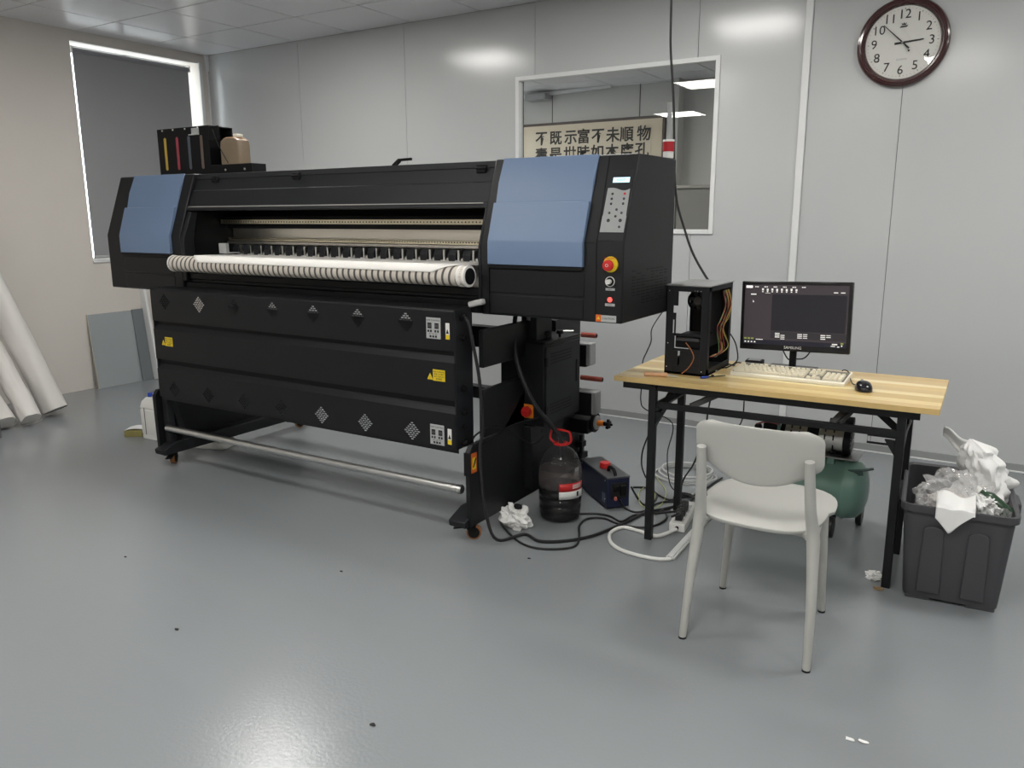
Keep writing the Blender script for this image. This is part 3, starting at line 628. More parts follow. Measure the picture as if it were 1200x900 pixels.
MB().lathe([(.030, 0), (.044, 0), (.044, .012), (.041, .014), (.041, .03), (.044, .032), (.044, .040), (.030, .040)], (4.322, RC.y, RC.z), (1, 0, 0)).build('end_ring', M_fab, rl)
MB().cyl((4.362, RC.y, RC.z), (4.366, RC.y, RC.z), .033).build('end_disc', M_deep, rl)
MB().lathe([(.026, 0), (.043, 0), (.043, .008), (.026, .008)], (2.480, RC.y, RC.z), (1, 0, 0)).build('end_ring', M_fab, rl)
def sheet(u, v):
    x0, x1 = 2.60, 4.365
    xa = x0+.10*max(0, v-.35)/.65*1.2; xb = x1-.16*max(0, v-.5)/.5
    x = xa+(xb-xa)*u; L = .33
    if v < .6: t = v/.6; return (x, -1.90-(RC.y*-1-1.90)*t*1.0, 1.1505+.0095*t+.002*math.sin(u*9)*t*(1-t))
    a = PI/2+(v-.6)/.4*(PI*.40); r = .0455
    return (x, RC.y+math.cos(a)*r, RC.z+math.sin(a)*r)
MB().grid(sheet, 60, 24).build('white_sheet', M_fab, rl, solid=.001)

# ---- ink tank box on the left housing
tk = thing('ink_tank_box', 'black ink tank box with four coloured sight windows on the left end of the printer', 'ink tank', (2.0, -1.75, ZT))
YK = -1.80
MB().box(1.776, 2.245, YK, -1.70, ZT, 1.862).box(2.245, 2.33, YK+.0, YK+.01, 1.78, 1.855).box(2.245, 2.33, -1.71, -1.70, ZT, 1.85).box(2.245, 2.33, YK, -1.70, 1.845, 1.85).build('tank_case', M_deep, tk, bevel=.003)
for k, (x, col) in enumerate([(1.847, (.62, .42, .06)), (1.960, (.42, .06, .09)), (2.067, (.09, .11, .14)), (2.178, (.17, .12, .10))]):
    MB().prism([(x-.011*math.cos(a), (1.800 if 0 <= a <= PI else 1.635)+.011*math.sin(a)) for a in [PI*i/8 for i in range(9)]+[PI+PI*i/8 for i in range(9)]], 'y', YK-.0015, YK).build('sight_window', mat('ink_%d' % k, col, .3, var=.1, vscale=40), tk, label=('yellow', 'red', 'blue-grey', 'brown')[k]+' sight window')
MB().box(2.10, 2.165, YK-.005, YK, 1.815, 1.852).box(2.09, 2.165, YK-.02, YK, 1.812, 1.817).build('clip_tag', M_lgrey, tk, bevel=.002)
for x in (1.83, 1.93, 2.04, 2.155): MB().cyl((x, YK, 1.852), (x, YK-.004, 1.852), .005, n=10).build('screw', M_alu, tk)
for x in (2.37, 2.53): MB().cyl((x, YK, 1.612), (x, YK-.004, 1.612), .006, n=10).build('screw', M_alu, tk)
MB().box(2.245, 2.59, YK, -1.70, ZT, 1.642).build('lower_tray', M_deep, tk, bevel=.003)
jg = thing('tan_plastic_jug', 'tan plastic jug standing behind the ink tank box on the tray', 'jug', (2.40, -1.75, 1.642))
def rounded(cx, cy, hx, hy, r, z, n=5):
    P = []
    for k, (sx, sy) in enumerate(((1, 1), (-1, 1), (-1, -1), (1, -1))):
        for i in range(n+1):
            a = PI/2*k+PI/2*i/n; P.append((cx+sx*(hx-r)+r*math.cos(a), cy+sy*(hy-r)+r*math.sin(a), z))
    return P
def loft(rings, cap=True):
    mb = MB(); n = len(rings[0]); vs = [p for r in rings for p in r]; fs = []
    for i in range(len(rings)-1):
        for k in range(n): k2 = (k+1) % n; fs.append((i*n+k, i*n+k2, (i+1)*n+k2, (i+1)*n+k))
    if cap: fs += [tuple(range(n-1, -1, -1)), tuple((len(rings)-1)*n+k for k in range(n))]
    return mb._add(vs, fs)
loft([rounded(2.40, -1.748, a, .042, .02, z) for a, z in ((.082, 1.642), (.086, 1.65), (.086, 1.745), (.080, 1.77), (.05, 1.785))]).build('jug_body', mat('tan_translucent_plastic', (.27, .205, .14), .4, var=.15, vscale=12), jg, bevel=.004)
loft([rounded(2.40, -1.748, a, .036, .018, z) for a, z in ((.070, 1.762), (.055, 1.785), (.04, 1.79))]).build('jug_shoulder', mat('orange_tan_plastic', (.48, .27, .15), .4), jg)
MB().cyl((2.43, -1.748, 1.788), (2.43, -1.748, 1.806), .026).build('jug_cap', M_cream, jg, bevel=.003)
tag(MB().tube([(2.29, YK-.006, 1.835), (2.32, YK-.012, 1.78), (2.37, YK-.012, 1.70), (2.40, YK-.004, 1.648)], .0022, n=6).build('thin_tube', M_ink), 'thin black tube sagging in front of the tan jug', 'tube')

# ================================================================== WATER BOTTLE
wt = thing('water_bottle', 'large clear water bottle with red handle half filled with black ink', 'bottle', BC)
BP = [(.0, .004), (.075, .0), (.090, .008), (.094, .03), (.090, .038), (.097, .046), (.097, .066), (.092, .072), (.098, .080), (.098, .100), (.093, .106), (.099, .114), (.099, .134), (.094, .140), (.100, .150), (.100, .205), (.099, .225), (.092, .26), (.078, .295), (.058, .322), (.036, .338), (.025, .345), (.025, .385)]
MB().lathe(BP, BC, n=48).build('bottle_body', thin_glass('clear_bottle_plastic', (.95, .95, .95), 1.32, .05, .012, (.8, .8, .8)), wt, smooth=50)
def shrink(p, d): return [(max(r-d, 0), z+.003) for r, z in p]
li = [(r, z) for r, z in shrink(BP, .003) if z < .15]; li += [(.096, .158), (.0, .158)]
MB().lathe(li, BC, n=48).build('black_ink', mat('black_ink', (.004, .004, .005), .15, 0, .25), wt, smooth=50)
MB().lathe([(.0964, .158), (.0970, .205), (.0962, .225), (.094, .24)], BC, n=48).build('ink_film', thin_glass('ink_stained_film', (.70, .66, .65), 1.3, .2, .16, (.34, .30, .29)), wt, smooth=50)
MB().lathe([(.026, .345), (.032, .347), (.032, .356), (.026, .358)], BC, n=32).build('neck_ring', M_red, wt)
MB().tube([BC+Vector((-.032, 0, .350)), BC+Vector((-.052, 0, .368)), BC+Vector((-.046, 0, .405)), BC+Vector((-.028, 0, .412)), BC+Vector((.028, 0, .412)), BC+Vector((.046, 0, .405)), BC+Vector((.052, 0, .368)), BC+Vector((.032, 0, .350))], .0052, n=8, smooth=5).build('carry_handle', M_red, wt)
dirn = (CAM-BC); base_a = math.atan2(dirn.y, dirn.x)
def band(r, z0, z1, a0, a1, n=14): return MB().grid(lambda u, v: (BC.x+r*math.cos(a0+(a1-a0)*u), BC.y+r*math.sin(a0+(a1-a0)*u), z0+(z1-z0)*v), n, 1)
a0, a1 = base_a-.05, base_a+1.25
lbm = band(.1015, .155, .192, a0, a1).build('red_label', M_red, wt, solid=.0005)
band(.1015, .120, .155, a0, a1).build('white_label', M_sign, wt, solid=.0005)
for k, zz in enumerate((.183, .176, .169)):
    band(.1022, zz-.002, zz+.002, a0+.62, a0+1.15, 8).build('label_print', M_sign, lbm)
band(.1022, .128, .150, a0+.85, a0+.97, 3).build('label_print', M_ink, lbm)

# ================================================================== CRUMPLED THINGS
def crumple(name, m, c, rad, seed, amp=.35, freq=2.2, sub=4, parent=None, flat=True, rot=0, smooth=0, floor_z=None):
    bm = bmesh.new(); bmesh.ops.create_icosphere(bm, subdivisions=sub, radius=1)
    o = Vector((seed*3.7, seed*1.3, seed*.9)); c = Vector(c); cr, sr = math.cos(rot), math.sin(rot)
    mb = MB(); vs = []
    for v in bm.verts:
        p = v.co.normalized(); q = p*freq+o
        n1 = abs(noise.noise(q)); n2 = abs(noise.noise(q*2.1+o)); n3 = abs(noise.noise(q*4.3))
        r = 1+amp*(1.4*n1-.55)+amp*.8*(n2-.25)+amp*.5*(n3-.2)
        x, y, z = p.x*rad[0]*r, p.y*rad[1]*r, p.z*rad[2]*r
        w = Vector((x*cr-y*sr, x*sr+y*cr, z))+c
        if floor_z is not None and w.z < floor_z: w.z = floor_z+.0003*(w.z-floor_z)
        vs.append(w)
    fs = [tuple(v.index for v in f.verts) for f in bm.faces]; bm.free()
    mb._add(vs, fs); return mb.build(name, m, parent, smooth=smooth)
M_tis = mat('white_tissue', (.82, .82, .80), .85, 0, .2, .02)
cc = pz(604, 618)
cl = crumple('crumpled_cloth', M_tis, (cc.x, cc.y, .045), (.075, .055, .065), 2, .6, 1.7, floor_z=.001, smooth=25)
tag(cl, 'crumpled white rag on the floor beside the big water bottle', 'rag')
cl2 = crumple('dark_plug', M_deep, (cc.x+.02, cc.y-.01, .105), (.022, .014, .014), 5, .2, sub=3, smooth=30); tag(cl2, 'small black lump lying on top of the white rag', 'plug')
cc = pz(1022, 680)
tag(crumple('tissue_ball', M_tis, (cc.x, cc.y+.01, .016), (.030, .022, .020), 9, .6, 2.4, sub=3, floor_z=.001), 'small crumpled white tissue on the floor by the right desk leg', 'tissue')
cc = pz(1030, 690); tag(crumple('brown_scrap', mat('brown_scrap', (.25, .17, .09), .8), (cc.x, cc.y-.01, .005), (.022, .012, .006), 4, .6, sub=3, floor_z=.001), 'small brown scrap at the foot of the right desk leg', 'scrap')
for (a, b, r, mm, lab) in ((996, 867, .012, M_tis, 'pale chip on the floor near the lower right corner'), (1012, 870, .014, M_tis, 'pale flat chip on the floor right of another chip, lower right'), (207, 738, .010, M_ink, 'dark fleck on the floor in the left foreground'), (437, 850, .010, M_ink, 'black crumb on the floor in the foreground'), (620, 655, .009, M_ink, 'black crumb on the floor before the water bottle'), (400, 670, .008, M_ink, 'dark speck on the floor below the steel bar'), (147, 653, .007, M_ink, 'tiny black speck on the floor at far left')):
    cc = pz(a, b); tag(crumple('floor_scrap', mm, (cc.x, cc.y, .0025), (r, r*.6, .0025), a, .5, sub=2, floor_z=.0004), lab, 'scrap')

# ================================================================== BLUE TRANSFORMER BOX
DB = thing('transformer_box', 'dark blue metal box with red knob and black handle on the floor', 'box', (4.62, -1.50, 0), math.radians(-41.0), local=True)
M_navy = mat('navy_enamel', (.010, .014, .045), .45)
# local: x along the long visible side, y across
def place_local(o, c, rz): o.location = c; o.rotation_euler = (0, 0, rz)
pA, pB, pC_ = pz(680, 572), pz(711, 598), pz(741, 590)
ex = (pB-pA); Lx = ex.length; ex.normalize(); ang = math.atan2(ex.y, ex.x); Wd = .115
DB.location = pB; DB.rotation_euler = (0, 0, ang)
MB().box(-Lx, 0, 0, Wd, .008, .155).build('case', M_navy, DB, bevel=.004)
MB().box(-Lx-.001, .001, -.001, Wd+.001, .148, .158).build('lid', mat('grey_lid', (.07, .075, .08), .45), DB, bevel=.003)
MB().box(-Lx+.02, -Lx+.04, .01, Wd-.01, 0, .008).box(-.04, -.02, .01, Wd-.01, 0, .008).build('foot', M_deep, DB)
MB().cyl((-.15, .055, .158), (-.15, .055, .186), .028, .025).build('red_knob', M_red, DB, bevel=.003)
MB().tube([(-.10, .05, .158), (-.09, .05, .180), (-.04, .05, .182), (-.02, .05, .158)], .008, n=8, smooth=4).build('handle', M_deep, DB)
MB().box(.0, .006, .018, .10, .055, .13).build('end_plate', M_ink, DB, bevel=.002)
MB().box(.004, .014, .03, .055, .09, .115).box(.004, .02, .062, .09, .07, .118).build('socket', M_deep, DB, bevel=.002)
MB().box(-.055, -.02, -.0012, 0, .03, .075).build('rating_label', mat('blue_grey_label', (.12, .15, .22), .5), DB)
MB().cyl((.006, .04, .06), (.02, .035, .055), .007).build('red_plug', mat('pink_plug', (.55, .15, .12), .4), DB)
for x in (-.02, -Lx+.02): MB().cyl((x, -.001, .14), (x, -.003, .14), .004, n=10).cyl((x, -.001, .05), (x, -.003, .05), .004, n=10).build('screw', M_alu, DB)

# ================================================================== POWER STRIP, DUCT, CABLES
def floor_path(ps, z=.006): return [pz(a, b, z) for a, b in ps]
ps0, ps1 = pz(793, 624), pz(816, 585); dd = (ps1-ps0); L_ = min(dd.length, .30); dd.normalize()
ST = thing('power_strip', 'white power strip with black plugs on the floor under the desk', 'power strip', ps0, math.atan2(dd.y, dd.x), local=True)
MB().box(0, L_, -.035, .035, .002, .042).build('strip_body', M_cream if False else M_sign, ST, bevel=.005)
for k in range(4):
    MB().box(.025+.06*k, .065+.06*k, -.02, .02, .042, .0428).build('outlet', M_lgrey, ST, bevel=0)
MB().cyl((-.001, 0, .022), (-.012, 0, .022), .008).build('cord_grip', M_deep, ST)
for k, dx in enumerate((.045, .105, .165)):
    t = thing('power_plug', ('black power plug in the nearest socket of the white strip', 'black power plug in the second socket of the white strip', 'black power plug in the third socket, hidden behind the chair')[k], 'plug', ps0+dd*dx+Vector((0, 0, .043)), math.atan2(dd.y, dd.x), 'plugs in the power strip', local=True)
    MB().prism([(-.018, 0), (-.018, .03), (-.008, .045), (.012, .045), (.02, .034), (.02, 0)], 'y', -.015, .015).build('plug_body', M_rubber, t, bevel=.004)
    MB().tube([(-.015, 0, .036), (-.04, .0, .040), (-.07, .02, .036)], lambda t_: .008-.003*t_, n=8).build('strain_relief', M_rubber, t)
d0, d1 = pz(785, 656), pz(838, 598)
dk = thing('cable_duct', 'white plastic cable duct lying on the floor under the chair', 'cable duct', d0)
MB().bar(d0+Vector((0, 0, .006)), d1+Vector((0, 0, .006)), .036, .010).build('duct_base', M_sign, dk, bevel=.002)
MB().bar(d0+Vector((0, 0, .014)), d1+Vector((0, 0, .014)), .022, .008).build('duct_lid', M_white, dk, bevel=.003)
def cable(name, lab, pts, r, m, cat='cable', n=8, smooth=6): return tag(MB().tube(pts, r, n=n, smooth=smooth).build(name, m), lab, cat)
cable('white_cable', 'thick white cable looping on the floor from the power strip to the duct', [ps0+Vector((-.012*dd.x, -.012*dd.y, .02))]+floor_path([(770, 628), (748, 622), (730, 618), (716, 624), (715, 634), (725, 643), (745, 650), (770, 655), (786, 655)], .008), .008, M_sign)
cable('black_cable', 'black cable looping on the floor in front of the water bottle', floor_path([(590, 606), (587, 613), (600, 628), (614, 638), (634, 643), (660, 643), (675, 639), (679, 628), (679, 616), (688, 608), (706, 607), (722, 613), (740, 617), (757, 618), (772, 614), (781, 607), (778, 600), (768, 602)], .006)+[ps0+dd*.01+Vector((-.02, .03, .08))], .005, M_rubber)
cable('black_cable', 'black cable running right from behind the water bottle base', floor_path([(678, 602), (700, 602), (715, 605), (728, 611), (742, 604), (757, 603), (770, 600), (785, 596)], .006), .005, M_rubber)
cable('black_cable', 'black cable curling out of the front of the blue box', [pz(726, 585, .05)]+floor_path([(732, 595), (744, 600), (757, 598), (770, 590), (788, 588), (800, 592)], .006), .005, M_rubber)
cable('black_cable', 'black cable from the back of the blue box past the desk leg', [pz(740, 571, .09)]+floor_path([(748, 585), (757, 592), (768, 586), (768, 577), (758, 572)], .006), .005, M_rubber)
cable('black_cable', 'black cable lying between the two left desk legs', floor_path([(742, 571), (760, 572), (772, 580), (786, 586), (800, 580), (815, 579), (830, 577)], .006), .005, M_rubber)
cable('black_cable', 'black cable running behind the chair leg to the right', floor_path([(795, 583), (812, 581), (828, 572), (846, 560)], .006), .005, M_rubber)
cable('black_cable', 'tangled black cable in a small heap behind the power strip', floor_path([(790, 583), (800, 578), (812, 582), (806, 590), (794, 588), (800, 580), (814, 584), (818, 592)], .014), .006, M_rubber)
cable('yellow_green_wire', 'thin yellow-green wire in loops behind the front desk leg', floor_path([(766, 545), (770, 560), (780, 575), (776, 590), (762, 596), (750, 590), (750, 575), (762, 570), (768, 582), (762, 596)], .006), .0022, mat('yellow_green_wire', (.42, .45, .12), .5), 'wire', 6)
hs = thing('clear_hose', 'coil of clear white plastic hose on the floor behind the desk leg', 'hose', (4.84, -1.0, 0))
for k, (rx, ry, z, a) in enumerate(((.150, .150, .008, 0), (.135, .145, .024, .4), (.13, .125, .040, 1))):
    MB().tube([(4.84+.01*k+rx*math.cos(t), -1.0+ry*math.sin(t), z+.004*math.sin(2*t+a)) for t in [2*PI*i/20 for i in range(20)]], .0065, n=8, smooth=2, closed=True).build('hose_loop', mat('clear_hose_plastic', (.75, .76, .75), .15, trans=.5, ior=1.2), hs)
cable('hose_end', 'end of the clear hose running from the coil behind the chair', [(4.95, -.90, .01), (5.02, -1.0, .02), (5.01, -1.15, .03), (4.99, -1.3, .012)], .006, MATS['clear_hose_plastic'], 'hose')
cable('hanging_cable', 'black cable hanging from the ceiling past the window to the computer', [py(787, -14, -1.40)*1]+[py(a, b, -1.40) for a, b in ((786, 30), (786, 60), (789, 110), (790, 150), (790, 190), (793, 235), (802, 268), (812, 297), (829, 327))]+[(5.155, -1.40, .95), (5.155, -1.40, .85)], .0055, M_rubber)
cable('thin_cable', 'thin black cord hanging from the printer behind the left end of the desk', [(4.965, -1.69, .956)]+[py(a, b, -1.35) for a, b in ((764, 385), (763, 400), (758, 412), (753, 425), (752, 450), (751, 470), (757, 480))]+[(4.88, -1.30, .36), (4.86, -1.30, .2), (4.88, -1.30, .05), (4.92, -1.28, .006)], .0028, M_rubber)
cable('desk_cable', 'black cable hanging down behind the left legs of the desk', [py(a, b, -1.40) for a, b in ((790, 452), (785, 470), (778, 482))]+[py(a, b, -1.3) for a, b in ((765, 500), (754, 525), (752, 545), (757, 560))], .004, M_rubber)
cable('desk_cable', 'black cable hanging from the desk down behind the chair back', [py(a, b, -1.40) for a, b in ((834, 462), (830, 480), (827, 500), (820, 525), (812, 545), (802, 560), (797, 575))]+[pz(795, 586)], .004, M_rubber)
cable('desk_cable', 'short black cable hooked under the desk above the chair back', [py(a, b, -1.40) for a, b in ((872, 470), (871, 485), (868, 496), (862, 503))], .003, M_rubber)

# ================================================================== DESK
dk_o = Vector((4.846, -1.918, 0)); TW, TD, TZ = 1.205, .585, .700
tb_ = thing('folding_desk', 'folding desk with pale wood plank top and black steel legs', 'desk', dk_o, math.radians(1.2), local=True)
random.seed(12)
cols = [(.62, .44, .18), (.74, .58, .28), (.58, .41, .16), (.78, .65, .36), (.60, .43, .19), (.66, .48, .20), (.80, .68, .42), (.60, .43, .19), (.58, .40, .16)]
hh = [0]; 
for wdt in (.06, .055, .085, .05, .08, .06, .045, .08, .07): hh.append(hh[-1]+wdt)
for k in range(9):
    c = cols[k]; mm = mat('pale_wood_%d' % k, c, .32, 0, .5, .10, 3, .04, 20, coat=.25, stretch=(1, 14, 14))
    o = MB().box(0, TW, hh[k]+.0004, hh[k+1]-.0002, TZ-.021, TZ).build('plank', mm, tb_, bevel=.0008, bseg=1)
MB().box(.03, TW-.06, .03, .045, TZ-.052, TZ-.021).box(.03, TW-.06, TD-.06, TD-.045, TZ-.052, TZ-.021).box(.03, .045, .03, TD-.05, TZ-.052, TZ-.021).box(TW-.09, TW-.075, .03, TD-.05, TZ-.052, TZ-.021).build('apron', M_black, tb_, smooth=0)
LX = [(.163, 1), (1.088, -1)]
def legf(x, yf, yb, s):
    for y in (yf, yb): MB().box(x-.015, x+.015, y-.015, y+.015, 0, TZ-.03).build('leg', M_black, tb_, bevel=.002)
    MB().box(x-.012, x+.012, yf, yb, .56, .585).build('leg_tie', M_black, tb_)
    # diagonal braces and the folding catch
    MB().bar((x, yf, .50), (x, yf+.30, .62), .022, .03).build('side_brace', M_black, tb_)
    MB().bar((x+s*.01, yf+.05, .585), (x+s*.12, yf+.12, TZ-.045), .014, .022).build('diagonal_brace', M_black, tb_); MB().bar((x+s*.02, yb-.05, .585), (x+s*.10, yb-.1, TZ-.045), .014, .022).build('diagonal_brace', M_black, tb_)
    z = .565 if s < 0 else .63
    yy = yf+.02 if s < 0 else yb-.03
    MB().tube([(x, yy, z), (x+s*.11, yy, z), (x+s*.11, yy, z-.028), (x, yy, z-.028)], .0045, n=6, smooth=1).build('catch_loop', M_black, tb_)
    MB().prism([(x, .50) , (x+s*.0, .56), (x+s*.05, .56), (x+s*.012, .50)], 'y', yf-.008, yf+.008).build('gusset', M_black, tb_, smooth=0)
legf(.163, .033, .395, 1); legf(1.088, .050, .40, -1)
MB().box(.163, 1.088, .030, .052, .575, .600).build('stretcher', M_black, tb_, bevel=.002)
MB().box(.163, 1.088, .385, .407, .575, .600).build('stretcher', M_black, tb_, bevel=.002)
for k, y in enumerate((.15, .21, .27, .33)): MB().cyl((.36, y, .640), (.93, y, .640), .010, n=10).build('shelf_rail', M_black, tb_)
MB().bar((.32, .04, .598), (.44, .12, TZ-.04), .020, .020).bar((.86, .04, .600), (.91, .14, TZ-.04), .026, .010).bar((.885, .04, .600), (.935, .14, TZ-.04), .006, .016).build('folding_brace', mat('dark_grey_steel', (.06, .06, .06), .4), tb_)
DT = Matrix.Translation(dk_o) @ Matrix.Rotation(math.radians(1.2), 4, 'Z')

# ================================================================== COMPUTER CASE
cx0, cx1, cy0, cy1, cz0, cz1 = 5.0035, 5.184, -1.757, -1.447, TZ, 1.068
pc = thing('computer_case', 'open black computer tower with exposed wires on the left end of the desk', 'computer', (5.09, -1.6, TZ))
W_, Hh = cx1-cx0, cz1-cz0
def plate(rects, y0, y1):
    mb = MB()
    for a, b, c, d in rects: mb.box(cx0+W_*a, cx0+W_*b, y0, y1, cz0+Hh*c, cz0+Hh*d)
    return mb
plate([(0, .17, 0, 1), (.83, 1, 0, 1), (.17, .83, .94, 1), (.17, .83, 0, .10), (.17, .31, .10, .27), (.36, .83, .10, .27), (.17, .83, .27, .30), (.17, .22, .30, .44), (.17, .24, .62, .70), (.17, .83, .44, .47), (.17, .28, .78, .94), (.20, .24, .44, .62)], cy0, cy0+.004).build('front_frame', M_black2, pc, bevel=.001, bseg=1)
plate([(0, 1, 0, 1)], cy1-.004, cy1).build('rear_plate', M_deep, pc)
MB().box(cx0, cx0+.003, cy0, cy0+.03, cz0, cz1).box(cx0, cx0+.003, cy1-.02, cy1, cz0, cz1).box(cx0, cx0+.003, cy0, cy1, cz1-.02, cz1).box(cx0, cx0+.003, cy0, cy1, cz0, cz0+.05).build('left_frame', M_black, pc)
MB().box(cx0, cx1, cy0, cy1, cz0, cz0+.012).build('bottom_plate', M_black, pc, bevel=.002)
MB().box(cx1-.003, cx1, cy0, cy0+.03, cz0, cz1).box(cx1-.003, cx1, cy1-.02, cy1, cz0, cz1).box(cx1-.003, cx1, cy0, cy1, cz1-.02, cz1).box(cx1-.003, cx1, cy0, cy1, cz0, cz0+.03).build('right_frame', M_black2, pc, bevel=.001)
MB().box(cx1-.045, cx1-.042, cy0+.08, cy1, cz0+.10, cz1-.02).build('board_tray', M_deep, pc)
MB().box(cx1-.07, cx1-.045, cy0+.19, cy0+.22, cz0+.2, cz0+.34).build('memory_module', mat('grey_blue_board', (.12, .15, .2), .5), pc)
tp = MB().box(cx0-.004, cx1+.006, cy0-.006, cy1+.004, cz1, cz1+.006).build('top_cover', mat('dusty_grey_metal', (.34, .34, .34), .35, .6, var=.2, vscale=6), pc, bevel=.002)
MB().box(cx0+W_*.2, cx0+W_*.83, cy0+.02, cy0+.17, cz0+Hh*.30, cz0+Hh*.44).build('drive_cage', M_deep, pc, bevel=.004)
MB().box(cx0+W_*.26, cx0+W_*.8, cy0+.006, cy0+.02, cz0+Hh*.385, cz0+Hh*.42).build('disk_drive', M_grey if False else mat('drive_dark', (.05, .05, .055), .3), pc, bevel=.001)
fan = MB().lathe([(.042, 0), (.046, 0), (.046, .02), (.042, .02)], (cx0+W_*.24, cy1-.03, cz0+Hh*.77), (0, -1, 0)).build('fan', M_black, pc)
MB().cyl((cx0+W_*.24, cy1-.02, cz0+Hh*.77), (cx0+W_*.24, cy1-.052, cz0+Hh*.77), .018).build('fan_hub', mat('fan_hub_grey', (.18, .18, .18), .4), fan)
fb = MB()
for k in range(7): a = 2*PI*k/7; fb.bar((cx0+W_*.24+.017*math.cos(a), cy1-.04, cz0+Hh*.77+.017*math.sin(a)), (cx0+W_*.24+.04*math.cos(a+.3), cy1-.034, cz0+Hh*.77+.04*math.sin(a+.3)), .016, .003, up=(0, 1, 0))
fb.build('fan_blades', mat('fan_blade_grey', (.06, .06, .065), .4), fan)
for (x, z) in ((cx0+.01, cz0+.03), (cx0+.012, cz0+.13), (cx0+.012, cz1-.02), (cx1-.02, cz0+.02), (cx1-.035, cz1-.018), (cx1-.05, cz1-.018), (cx1-.06, cz1-.018)): MB().cyl((x, cy0, z), (x, cy0-.002, z), .0022, n=8).build('screw', M_alu, pc)
random.seed(5)
for k, (col, nm) in enumerate((((.36, .30, .07), 'yellow'), ((.36, .30, .07), 'yellow'), ((.28, .04, .03), 'red'), ((.40, .36, .10), 'olive'), ((.30, .12, .04), 'orange'), ((.15, .3, .12), 'green'), ((.02, .02, .02), 'black'), ((.45, .05, .03), 'red'))):
    dx = random.uniform(-.004, .01); y0 = cy1-.05-.012*k
    P = [(cx1-.01, y0+.03, cz1-.03), (cx1+.006+dx, y0+.01, cz1-.09), (cx1+.002+dx, y0-.02+random.uniform(-.02, .02), cz0+.22), (cx1-.004+dx, y0-.06, cz0+.17+random.uniform(-.02, .02)), (cx1+.004+dx, y0-.03+random.uniform(-.03, .03), cz0+.10), (cx1+.0, y0-.07, cz0+.065+.01*random.random()), (cx1-.02, y0-.09, cz0+.07)]
    MB().tube(P, .0017, n=6, smooth=6).build('wire', mat(nm+'_wire', col, .5), pc, label=nm+' wire')
MB().tube([(cx0+W_*.5, cy0-.002, cz0+Hh*.37), (cx0+W_*.64, cy0-.008, cz0+Hh*.30), (cx0+W_*.72, cy0-.012, cz0+Hh*.21), (cx0+W_*.62, cy0-.014, cz0+Hh*.10), (cx0+W_*.46, cy0-.014, cz0+.008)], .0022, n=6, smooth=6).build('wire', mat('copper_wire', (.38, .14, .05), .5), pc, label='orange wire')
cable('monitor_cable', 'black cable curving from the computer tower down to the desk behind the keyboard', [(5.165, -1.44, .86), (5.20, -1.42, .80), (5.215, -1.42, .73), (5.205, -1.45, .706), (5.23, -1.46, .72), (5.26, -1.43, .706)], .003, M_rubber)
cable('looped_cable', 'black cord looping on the desk beside the computer tower', [(5.18, -1.50, .704), (5.20, -1.53, .705), (5.225, -1.51, .72), (5.215, -1.47, .706), (5.19, -1.47, .71), (5.175, -1.50, .715)], .003, M_rubber)

# ================================================================== MONITOR
mo = thing('monitor', 'black computer monitor showing a dark program window, on the desk', 'monitor', (5.443, -1.40, TZ), math.radians(-1), local=True)
MW, MH, MZ = .456, .296, .228  # local centre height above the desk
RM = Matrix.Translation((0, 0, MZ)) @ Matrix.Rotation(math.radians(-1.6), 4, 'Y') @ Matrix.Rotation(math.radians(-3), 4, 'X')
def mtag(o): o.matrix_local = RM; return o
body = mtag(MB().box(-MW/2, MW/2, -.012, .012, -MH/2, MH/2).build('bezel', mat('glossy_black_plastic', (.010, .010, .012), .18), mo, bevel=.004))
mtag(MB().prism([(-.10, -.08), (-.10, .08), (.10, .08), (.10, -.08)], 'y', .012, .035).build('rear_bulge', M_deep, mo, bevel=.01))
sw_, sh_, so = .213, .128, .005
def scr(x0, x1, y0, y1, d, m, name, par=mo):  # fractions of the screen, top-left origin
    return mtag(MB().box(-sw_+2*sw_*x0, -sw_+2*sw_*x1, -.0124-d, -.0122, so+sh_-2*sh_*y1, so+sh_-2*sh_*y0).build(name, m, par, smooth=0))
E_ = lambda n, c: mat(n, c, .4, emit=1.0, var=0, spec=.3)
scr(0, 1, 0, 1, 0, E_('screen_plum_grey', (.034, .028, .032)), 'screen')
scr(.0, 1, .16, .165, .0003, E_('screen_line', (.018, .017, .019)), 'toolbar_line')
scr(.275, .985, .155, .765, .0003, E_('screen_canvas', (.013, .0125, .0155)), 'canvas_area')
scr(.275, 1, .775, .89, .0003, E_('screen_info', (.022, .020, .023)), 'info_panel')
scr(0, 1, .925, 1, .0003, E_('screen_taskbar', (.012, .012, .018)), 'taskbar')
scr(.01, .075, .015, .055, .0006, E_('screen_white', (.75, .7, .7)), 'menu_tab')
sm_ = MB()
def mk(x, y, w, h): sm_.box(-sw_+2*sw_*x, -sw_+2*sw_*(x+w), -.0135, -.0126, so+sh_-2*sh_*(y+h), so+sh_-2*sh_*y)
random.seed(9)
for k in range(6):
    for j in range(3): mk(.10+.092*k+.013*j, .025, .009, .018)
for k in range(8): mk(.17+.047*k, .06+.004*(k % 2), .018, .035); mk(.172+.047*k, .105, .014, .018)
for x in (.90, .965): mk(x-.04, .105, .04, .015)
mk(.06, .15, .055, .02); mk(.205, .135, .05, .006)
for bx in (.32, .54, .76):
    for j in range(3): mk(bx, .80+.03*j, .045, .015); 
    for j in range(2 if bx > .6 else 3): mk(bx+.055, .80+.03*j+(.03 if bx < .4 else 0), .04, .012)
for k in range(4): mk(.015+.032*k, .955, .016, .022)
mk(.13, .915, .07, .012); mk(.87, .935, .05, .02); mk(.86, .97, .04, .012); mk(.92, .975, .02, .015); mk(.955, .955, .012, .02)
mtag(sm_.build('screen_text', E_('screen_text_white', (.55, .55, .52)), mo, smooth=0, kind='stuff'))
